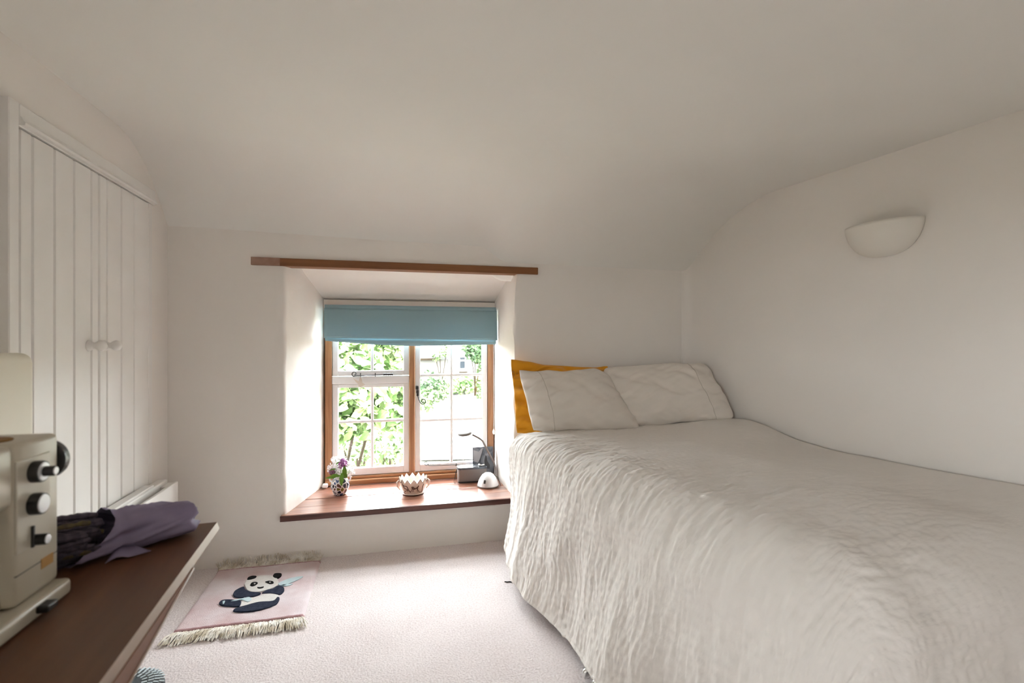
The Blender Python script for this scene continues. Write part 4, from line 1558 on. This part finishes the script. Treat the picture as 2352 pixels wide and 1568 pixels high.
go, fo_, lv_ = crown(0.062, 0.088, 0.104, 0.026)
gi, fi_, _ = crown(0.055, 0.081, 0.104, 0.026)
nvo = len(go)
rimF = [(i * lv_ + lv_ - 1, ((i + 1) % SEG) * lv_ + lv_ - 1, nvo + ((i + 1) % SEG) * lv_ + lv_ - 1, nvo + i * lv_ + lv_ - 1) for i in range(SEG)]
gi = [(a, b, c + 0.003 * (1 - (c - ZT) / 0.1)) for a, b, c in gi]
shell = obj('shell', (go + gi, fo_ + [tuple(i + nvo for i in q[::-1]) for q in fi_] + rimF + [tuple(nvo + i * lv_ for i in range(SEG))]), 'terracotta_white', cb, auto=math.radians(40))
obj('foot_ring', lathe([(0.062, 0.0), (0.068, 0.002), (0.068, 0.007), (0.063, 0.010)], bc, 'Z', 48), 'terracotta_white', shell, smooth=True)
rimpts = []
for i in range(SEG + 1):
    v_ = go[(i % SEG) * lv_ + lv_ - 1]
    rimpts.append((v_[0] + (v_[0] - bc.x) * 0.01, v_[1] + (v_[1] - bc.y) * 0.01, v_[2] - 0.002))
obj('rim_line', tube(rimpts, 0.0013, 5, caps=False), 'brownpaint', shell)
obj('foot_line', lathe([(0.0685, 0.003), (0.0692, 0.004), (0.0685, 0.005)], bc, 'Z', 48), 'brownpaint', shell)


def on_bowl(u, v):
    """a pixel of the photograph carried onto the bowl's outside wall"""
    d = ray(u, v)
    best = None
    for k in range(400):
        t = 2.9 + k * 0.001
        p = Vector((d[0] * t, d[1] * t, CAMH + d[2] * t))
        h = p.z - ZT
        hz = min(max(h / 0.1, 0), 1)
        r = 0.062 + 0.026 * (0.25 * hz + 0.75 * math.sin(hz * PI / 2)) + 0.0012
        if (p - Vector((bc.x, bc.y, p.z))).length < r:
            return p
    return Vector((bc.x, bc.y - 0.08, ZT + 0.05))


def bowl_stroke(pix, r0):
    pts_ = [on_bowl(730 + a / 8.711, 1020 + b / 8.711 + 2) for a, b in pix]
    return tube(smooth_path(pts_, 3), r0, 5)


b1 = [bowl_stroke([(1690, 790), (1730, 820), (1780, 830), (1810, 890), (1850, 940)], 0.0026), bowl_stroke([(1700, 800), (1730, 860), (1790, 890), (1800, 930)], 0.0022),
      bowl_stroke([(1740, 930), (1770, 915), (1800, 900)], 0.002), bowl_stroke([(1720, 940), (1735, 965), (1760, 970)], 0.0016)]
b2 = [bowl_stroke([(1880, 860), (1930, 880), (1990, 850), (2020, 810)], 0.003), bowl_stroke([(1890, 850), (1880, 900), (1850, 945)], 0.002), bowl_stroke([(1910, 880), (1900, 935)], 0.0018),
      bowl_stroke([(2005, 840), (2000, 890), (2030, 930)], 0.002), bowl_stroke([(1985, 860), (1990, 935)], 0.0016), bowl_stroke([(1875, 845), (1905, 840), (1935, 870)], 0.0028)]
b3 = [bowl_stroke([(2120, 770), (2090, 860), (2080, 920), (2040, 945)], 0.0018), bowl_stroke([(1660, 690), (1680, 740), (1700, 790)], 0.0014)]
obj('painted_beast', join(*b1), 'brownpaint', shell)
obj('painted_beast', join(*b2), 'brownpaint', shell)
obj('painted_scroll', join(*b3), 'brownpaint', shell)
for sg in (-1, 1):
    c = bc + Vector((sg * 0.084, -0.01, 0.062))
    obj('side_lug', tube(smooth_path([c + Vector((0, 0, 0.026)), c + Vector((sg * 0.014, 0, 0.012)), c + Vector((sg * 0.010, 0, -0.014)), c + Vector((-sg * 0.004, 0, -0.034))], 5), [0.004] * 5 + [0.006] * 6 + [0.003] * 5, 10), 'terracotta_white', shell, smooth=True)

# radio
rb0 = atY(1052, 1100, 3.335)
rX = rb0.x
rd = thing('radio', 'small grey radio with black top and aerial on the sill', 'radio', (rX + 0.10, 3.37, ZT))


def rbox(x0, x1, y0, y1, z0, z1, r, n=6):
    out = []
    for cx_, cy_, a_ in ((x1 - r, y1 - r, 0), (x0 + r, y1 - r, PI / 2), (x0 + r, y0 + r, PI), (x1 - r, y0 + r, 1.5 * PI)):
        for k in range(n + 1):
            w = a_ + PI / 2 * k / n
            out.append((cx_ + r * math.cos(w), cy_ + r * math.sin(w), z0))
    return prism(out, (0, 0, z1 - z0))


rx1 = rX + 0.198
obj('body', rbox(rX + 0.001, rx1 - 0.001, 3.326, 3.404, ZT + 0.010, ZT + 0.088, 0.022), 'radio_body', rd, auto=math.radians(40))
obj('base', rbox(rX + 0.002, rx1 - 0.002, 3.327, 3.403, ZT + 0.0005, ZT + 0.010, 0.022), 'black', rd, auto=math.radians(40))
rt = obj('top', rbox(rX, rx1, 3.325, 3.405, ZT + 0.088, ZT + 0.102, 0.022), 'radio_top', rd, auto=math.radians(40))
obj('dial', lathe([(0.022, 0.0), (0.022, 0.010), (0.019, 0.013)], (rX + 0.163, 3.360, ZT + 0.102), 'Z', 28), 'chrome', rt, auto=math.radians(40))
obj('dial_collar', lathe([(0.024, 0.0), (0.024, 0.005), (0.023, 0.006)], (rX + 0.163, 3.360, ZT + 0.1021), 'Z', 28), 'black', rt)
for k in range(5):
    obj('button', box(rX + 0.062 + 0.013 * k, rX + 0.071 + 0.013 * k, 3.345, 3.352, ZT + 0.102, ZT + 0.1045, 0.001, 1), 'radio_body', rt)
an0 = Vector((rX + 0.035, 3.375, ZT + 0.104))
obj('aerial', tube([an0 + Vector((0.012, -0.02, 0.0)), an0, an0 + Vector((0.0, 0, 0.012)), atY(1072, 1016, 3.375)], 0.0013, 6), 'chrome', rt)
obj('carry_bar', tube([(rX + 0.085, 3.39, ZT + 0.112), (rX + 0.13, 3.39, ZT + 0.112)], 0.0018, 6), 'black', rt)
lp = Vector((rX - 0.006, 3.335, ZT + 0.095))
lpp = [lp + Vector((0.006, 0.01, 0)), lp + Vector((-0.006, 0, -0.01)), lp + Vector((-0.016, -0.006, -0.055)), lp + Vector((-0.021, -0.008, -0.082)), lp + Vector((-0.016, -0.009, -0.0925)), lp + Vector((-0.010, -0.008, -0.084)), lp + Vector((-0.009, -0.004, -0.04)), lp + Vector((-0.001, 0.004, -0.005))]
obj('wrist_strap', tube(smooth_path(lpp, 4), 0.0017, 6), 'black', rd)

# print behind the radio
pc0, pc1 = atY(1085, 1027, 3.452), atY(1134, 1026, 3.452)
cd = thing('photo_print', 'grey photograph print leaning on the window frame behind the radio', 'print', (0.66, 3.43, ZT))
zt0 = pc0.z
xc0, xc1 = pc0.x, 0.727
card = obj('card', prism([(xc0, 3.420, ZT + 0.001), (xc1, 3.420, ZT + 0.001), (xc1, 3.450, zt0), (xc0, 3.450, zt0)], (0, 0.0015, 0)), 'card', cd)


def cardp(s, t, off=0.0008):
    return (xc0 + (xc1 - xc0) * s, 3.420 + 0.030 * t - off, ZT + 0.001 + (zt0 - ZT - 0.001) * t)


def cardshape(name, pts, m_):
    obj(name, prism([cardp(a, b, 0.0009) for a, b in pts], (0, 0.0007, 0)), m_, card)


cardshape('printed_wing', [(0.03, 0.55), (0.03, 0.92), (0.30, 0.85), (0.42, 0.95), (0.52, 0.97), (0.36, 0.62), (0.25, 0.50)], 'card_light')
cardshape('printed_figure', [(0.58, 0.30), (0.56, 0.55), (0.62, 0.72), (0.68, 0.70), (0.70, 0.55), (0.82, 0.40), (0.80, 0.28)], 'card_dark')
cardshape('printed_fold', [(0.30, 0.55), (0.50, 0.93), (0.53, 0.93), (0.36, 0.52)], 'card_dark')

# desk lamp
lb_ = atZ(1124, 1120, ZT)
lc = Vector((lb_.x, lb_.y + 0.045, ZT))
lamp = thing('desk_lamp', 'silver gooseneck desk lamp on the sill beside the bed', 'lamp', tuple(lc))
base = obj('base', lathe([(0.066, 0.0005), (0.070, 0.004), (0.069, 0.012), (0.062, 0.035), (0.052, 0.055), (0.038, 0.074), (0.022, 0.085), (0.008, 0.088)], lc, 'Z', 44), 'silver', lamp, smooth=True)
obj('base_rim', lathe([(0.069, 0.0), (0.0715, 0.003), (0.071, 0.008), (0.068, 0.010)], lc, 'Z', 44), 'radio_body', base)
sw = lc + Vector((-0.032, -0.052, 0.042))
obj('switch', xf(box(-0.006, 0.006, -0.003, 0.003, -0.011, 0.011, 0.001, 1), Matrix.Translation(sw) @ Matrix.Rotation(-0.5, 4, 'Z') @ Matrix.Rotation(-0.5, 4, 'X')), 'black', base)
yl = lc.y + 0.02
neck = [atY(1139, 1090, yl), atY(1139, 1078, yl), atY(1133, 1060, yl), atY(1121, 1037, yl), atY(1109, 1014, yl), atY(1100, 1006, yl), atY(1085, 998, yl)]
obj('gooseneck', tube(smooth_path(neck, 5), 0.0062, 10), 'necktube', lamp, smooth=True)
hc = atY(1067, 994, yl - 0.01)
hm = Matrix.Translation(hc) @ Matrix.Rotation(-0.10, 4, 'Y') @ Matrix.Rotation(0.12, 4, 'X')
head = obj('lamp_head', xf(lathe([(0.010, 0.007), (0.034, 0.006), (0.044, 0.001), (0.046, -0.004), (0.043, -0.009)], (0, 0, 0), 'Z', 36), hm), 'necktube', lamp, auto=math.radians(50))
obj('led_plate', xf(lathe([(0.038, -0.0085), (0.036, -0.0068)], (0, 0, 0), 'Z', 30), hm), 'plaster', head)
obj('cable', tube(smooth_path([lc + Vector((0.045, 0.02, 0.065)), lc + Vector((0.066, 0.01, 0.05)), lc + Vector((0.076, -0.01, 0.02)), lc + Vector((0.080, -0.03, 0.004))], 5), 0.002, 6), 'black', lamp)

# ------------------------------------------------------------------ outdoors
def gz(x, y):
    return -2.9 + 0.095 * np.maximum(y - 3, 0) * np.clip(1.0, 0, 1) + 0.06 * vnoise(x * 0.4, y * 0.4, 91)


xs = np.linspace(-70, 90, 60)
ys = np.linspace(-60, 120, 70)
X, Y = np.meshgrid(xs, ys, indexing='ij')
Zg = np.minimum(gz(X, Y), 3.0)
gr = obj('garden_ground', (np.stack([X, Y, Zg], -1).reshape(-1, 3), grid_faces(60, 70).tolist()), 'grass', smooth=True)
tag(gr, 'sunlit garden ground sloping up outside the window', 'ground', kind='structure')


def ground_hit(u, v):
    d = ray(u, v)
    t = 3.6
    while t < 120:
        p = (d[0] * t, d[1] * t, CAMH + d[2] * t)
        if p[2] < float(gz(np.array(p[0]), np.array(p[1]))):
            break
        t += 0.05
    return Vector(p)


# lane: strip between two traced edges
left = [ground_hit(965, 1060), ground_hit(972, 985), ground_hit(985, 935), ground_hit(1010, 912), ground_hit(1040, 898)]
right = [ground_hit(1180, 1060), ground_hit(1180, 985), ground_hit(1165, 935), ground_hit(1140, 905), ground_hit(1108, 890)]
Vl = []
for a, b in zip(smooth_path(left, 6), smooth_path(right, 6)):
    for k in range(9):
        p = a.lerp(b, k / 8)
        Vl.append((p.x, p.y, float(gz(np.array(p.x), np.array(p.y))) + 0.04))
ln = obj('lane', (Vl, grid_faces(len(Vl) // 9, 9).tolist()), 'lane')
tag(ln, 'pale pinkish gravel lane rising towards the white cottage', 'lane', kind='structure')


def leaf_cloud(centers, radii, cnt, size, seed, mname):
    rg = np.random.default_rng(seed)
    Vv, Ff = [], []
    centers = np.array(centers)
    radii = np.array(radii)
    pr = radii ** 2 / (radii ** 2).sum()
    idx = rg.choice(len(centers), cnt, p=pr)
    d = rg.normal(size=(cnt, 3))
    d /= np.linalg.norm(d, axis=1, keepdims=True)
    pos = centers[idx] + d * (radii[idx] * rg.uniform(0.55, 1.0, cnt) ** 0.6)[:, None]
    nrm_ = d * 0.6 + rg.normal(size=(cnt, 3)) * 0.5 + np.array([0, 0, 0.5])
    nrm_ /= np.linalg.norm(nrm_, axis=1, keepdims=True)
    a = np.cross(nrm_, rg.normal(size=(cnt, 3)))
    a /= np.linalg.norm(a, axis=1, keepdims=True)
    b = np.cross(nrm_, a)
    s = size * rg.uniform(0.6, 1.3, cnt)[:, None]
    # six-cornered leaf folded on its midrib
    P = [pos - a * s, pos - a * s * 0.3 + b * s * 0.55 + nrm_ * s * 0.15, pos + a * s * 0.45 + b * s * 0.42 + nrm_ * s * 0.12, pos + a * s * 1.05,
         pos + a * s * 0.45 - b * s * 0.42 + nrm_ * s * 0.12, pos - a * s * 0.3 - b * s * 0.55 + nrm_ * s * 0.15]
    Vv = np.stack(P, 1).reshape(-1, 3)
    k = np.arange(cnt)[:, None] * 6
    Ff = np.concatenate([k + np.array([[0, 1, 2, 3]]), k + np.array([[0, 3, 4, 5]])])
    return Vv, Ff.tolist()


def bush(name, label, cat, base, centers, radii, cnt, size, seed, m_, stems=4, group=None):
    t = thing(name, label, cat, tuple(base), group=group)
    f = obj('foliage', leaf_cloud(centers, radii, cnt, size, seed, m_), m_, t)
    f['kind'] = 'stuff'
    for k in range(min(stems, len(centers))):
        c = Vector(centers[k])
        st_ = Vector(base) + Vector((0.03 * k, 0.02 * k, 0))
        obj('branch', tube(smooth_path([st_, st_.lerp(c, 0.5) + Vector((0.03, 0, 0.05)), c], 4), [0.03] * 4 + [0.02] * 4 + [0.01], 7), 'bark', t)
    return t


# big-leaved tree close to the left half of the window
tc_, tr_ = [], []
for (u, v, t, r) in ((800, 797, 6.0, 0.30), (850, 798, 6.4, 0.28), (895, 803, 6.5, 0.26), (815, 835, 5.6, 0.30), (905, 825, 6.6, 0.28), (790, 900, 5.2, 0.32), (830, 915, 5.3, 0.30), (800, 950, 5.0, 0.24),
                     (880, 900, 6.0, 0.34), (905, 930, 6.1, 0.30), (915, 890, 6.3, 0.25), (845, 945, 5.3, 0.22), (890, 955, 5.8, 0.18), (780, 860, 5.4, 0.28)):
    d = ray(u, v)
    tc_.append((d[0] * t, d[1] * t, CAMH + d[2] * t))
    tr_.append(r)
gb = ground_hit(760, 1120)
tree = bush('garden_tree', 'broad-leaved green tree close outside the left casement', 'tree', (tc_[4][0] - 1.1, tc_[4][1] + 0.8, float(gz(np.array(tc_[4][0]), np.array(tc_[4][1])))), tc_, tr_, 2300, 0.062, 301, 'leaf', 3)
# the nearest leaves, one by one
lm = None
rg = np.random.default_rng(5)
for k in range(180):
    i = int(rg.choice(len(tc_)))
    c = Vector(tc_[i])
    d = Vector(rg.normal(size=3)).normalized()
    d.y = -abs(d.y)
    p = c + d * tr_[i] * 1.0
    if lm is None:
        gg = leaf_geo((0, 0, 0), (0, 0, 0.14), 0.05, 0.25, (0, -1, 0.1))
        lm = bpy.data.meshes.new('leaf')
        lm.from_pydata(gg[0], [], gg[1])
        lm.materials.append(M['leaf'])
    o = bpy.data.objects.new('leaf', lm)
    o.parent = tree
    o.matrix_basis = world_inv(tree) @ (Matrix.Translation(p) @ Matrix.Rotation(rg.uniform(-0.8, 0.8), 4, 'Z') @ Matrix.Rotation(rg.uniform(-1.2, 0.2), 4, 'X') @ Matrix.Rotation(rg.uniform(-2.5, 2.5), 4, 'Y') @ Matrix.Diagonal((1, 1, 1, 1)))
    COL.objects.link(o)


def shrub_at(name, label, cat, spots, cnt, size, seed, m_, group=None):
    cs_, rs_ = [], []
    for (u, v, t, r) in spots:
        d = ray(u, v)
        cs_.append((d[0] * t, d[1] * t, CAMH + d[2] * t))
        rs_.append(r)
    x, y = cs_[0][0], cs_[0][1]
    return bush(name, label, cat, (x, y, float(gz(np.array(x), np.array(y)))), cs_, rs_, cnt, size, seed, m_, 3, group)


shrub_at('garden_shrub', 'pale sunlit shrub low in the left casement', 'shrub', [(820, 1045, 9, 0.55), (790, 1030, 9.3, 0.45)], 350, 0.06, 311, 'leaf2')
shrub_at('garden_shrub', 'pale sunlit shrub low beside the window mullion', 'shrub', [(895, 1045, 9, 0.5), (875, 1015, 9.6, 0.45), (905, 1010, 9.8, 0.3)], 420, 0.06, 312, 'leaf2')
shrub_at('garden_shrub', 'loose shrub in the middle of the garden seen through the left casement', 'shrub', [(835, 990, 12, 0.5), (800, 1000, 11.5, 0.4)], 260, 0.07, 313, 'leaf2')
shrub_at('garden_shrub', 'dark twiggy shrub at the lane edge below the cottage', 'shrub', [(985, 880, 19, 0.55), (975, 893, 18.6, 0.45), (1000, 893, 19, 0.45)], 520, 0.08, 314, 'ivy')
shrub_at('hedge_plant', 'green plants on the bank left of the lane bend', 'plant', [(1015, 893, 20.5, 0.4), (1030, 890, 21, 0.4), (1003, 903, 19.5, 0.35), (985, 915, 18, 0.4), (970, 925, 17, 0.35)], 560, 0.08, 315, 'leaf2')
shrub_at('hedge_plant', 'green plants under the cottage wall right of the glazing bar', 'plant', [(1058, 886, 22, 0.5), (1075, 884, 22.3, 0.45), (1048, 888, 22, 0.4), (1095, 883, 22.6, 0.35)], 520, 0.08, 316, 'leaf')
shrub_at('climbing_ivy', 'leafy climber over the right side of the white cottage', 'climber', [(1090, 800, 21.5, 0.55), (1103, 806, 21.5, 0.5), (1078, 793, 21.8, 0.35), (1106, 825, 21.3, 0.3), (1105, 850, 21.3, 0.22), (1107, 880, 21.2, 0.25), (1107, 905, 21.0, 0.25), (1096, 818, 21.4, 0.3)], 1100, 0.085, 317, 'ivy')
shrub_at('climbing_rose', 'thin pale climber at the cottage eaves', 'climber', [(1010, 812, 23.2, 0.3), (1025, 808, 23.2, 0.25), (1000, 820, 23.2, 0.2), (1018, 800, 23.2, 0.25)], 170, 0.07, 318, 'leaf2')

# white cottage: far facade about 24 m away
YC = 24.0
cot = thing('cottage', 'white rendered cottage across the lane', 'cottage', (4.0, YC + 2, -0.9))
w0, w1 = atY(930, 880, YC), atY(1250, 880, YC)
zb_c = -1.6
zeL, zeR = atY(965, 818, YC).z, atY(1002, 814, YC).z
xg = atY(1012, 815, YC).x
obj('wall', box(w0.x - 2.0, w1.x, YC, YC + 5, zb_c, zeL, 0), 'render', cot)
obj('gable', box(xg + 0.35, w1.x, YC - 0.06, YC + 0.3, zb_c, zeL + 3.2, 0), 'render', cot)
rf = obj('roof', prism([(w0.x - 2.2, YC - 0.35, zeL - 0.02), (w0.x - 2.2, YC + 3.0, zeL + 2.6), (w0.x - 2.2, YC + 3.0, zeL + 2.45), (w0.x - 2.2, YC - 0.35, zeL - 0.14)], (xg + 0.35 - w0.x + 2.2, 0, 0)), 'slate', cot)
obj('gutter', box(w0.x - 2.2, xg - 0.1, YC - 0.42, YC - 0.34, zeL - 0.18, zeL - 0.08, 0.01), 'gutter', cot)
pw0, pw1 = atY(1056, 846, YC - 0.07), atY(1068, 820, YC - 0.07)
cw = obj('window', join(box(pw0.x - 0.05, pw1.x + 0.05, YC - 0.10, YC - 0.055, pw0.z - 0.05, pw0.z), box(pw0.x - 0.05, pw0.x, YC - 0.10, YC - 0.055, pw0.z, pw1.z), box(pw1.x, pw1.x + 0.05, YC - 0.10, YC - 0.055, pw0.z, pw1.z),
                        box(pw0.x - 0.05, pw1.x + 0.05, YC - 0.10, YC - 0.055, pw1.z, pw1.z + 0.05), box(pw0.x, pw1.x, YC - 0.10, YC - 0.055, atY(1060, 829, YC).z, atY(1060, 826, YC).z)), 'white_sash', cot)
obj('pane', box(pw0.x, pw1.x, YC - 0.075, YC - 0.062, pw0.z, atY(1060, 829, YC).z), 'farglass', cw)
obj('pane', box(pw0.x, pw1.x, YC - 0.075, YC - 0.062, atY(1060, 826, YC).z, pw1.z), 'farglass', cw)
ps = atY(1064, 854, YC - 0.1)
obj('window_ledge', box(ps.x - 0.2, ps.x + 0.2, YC - 0.16, YC - 0.055, ps.z - 0.03, ps.z + 0.02), 'gutter', cw)
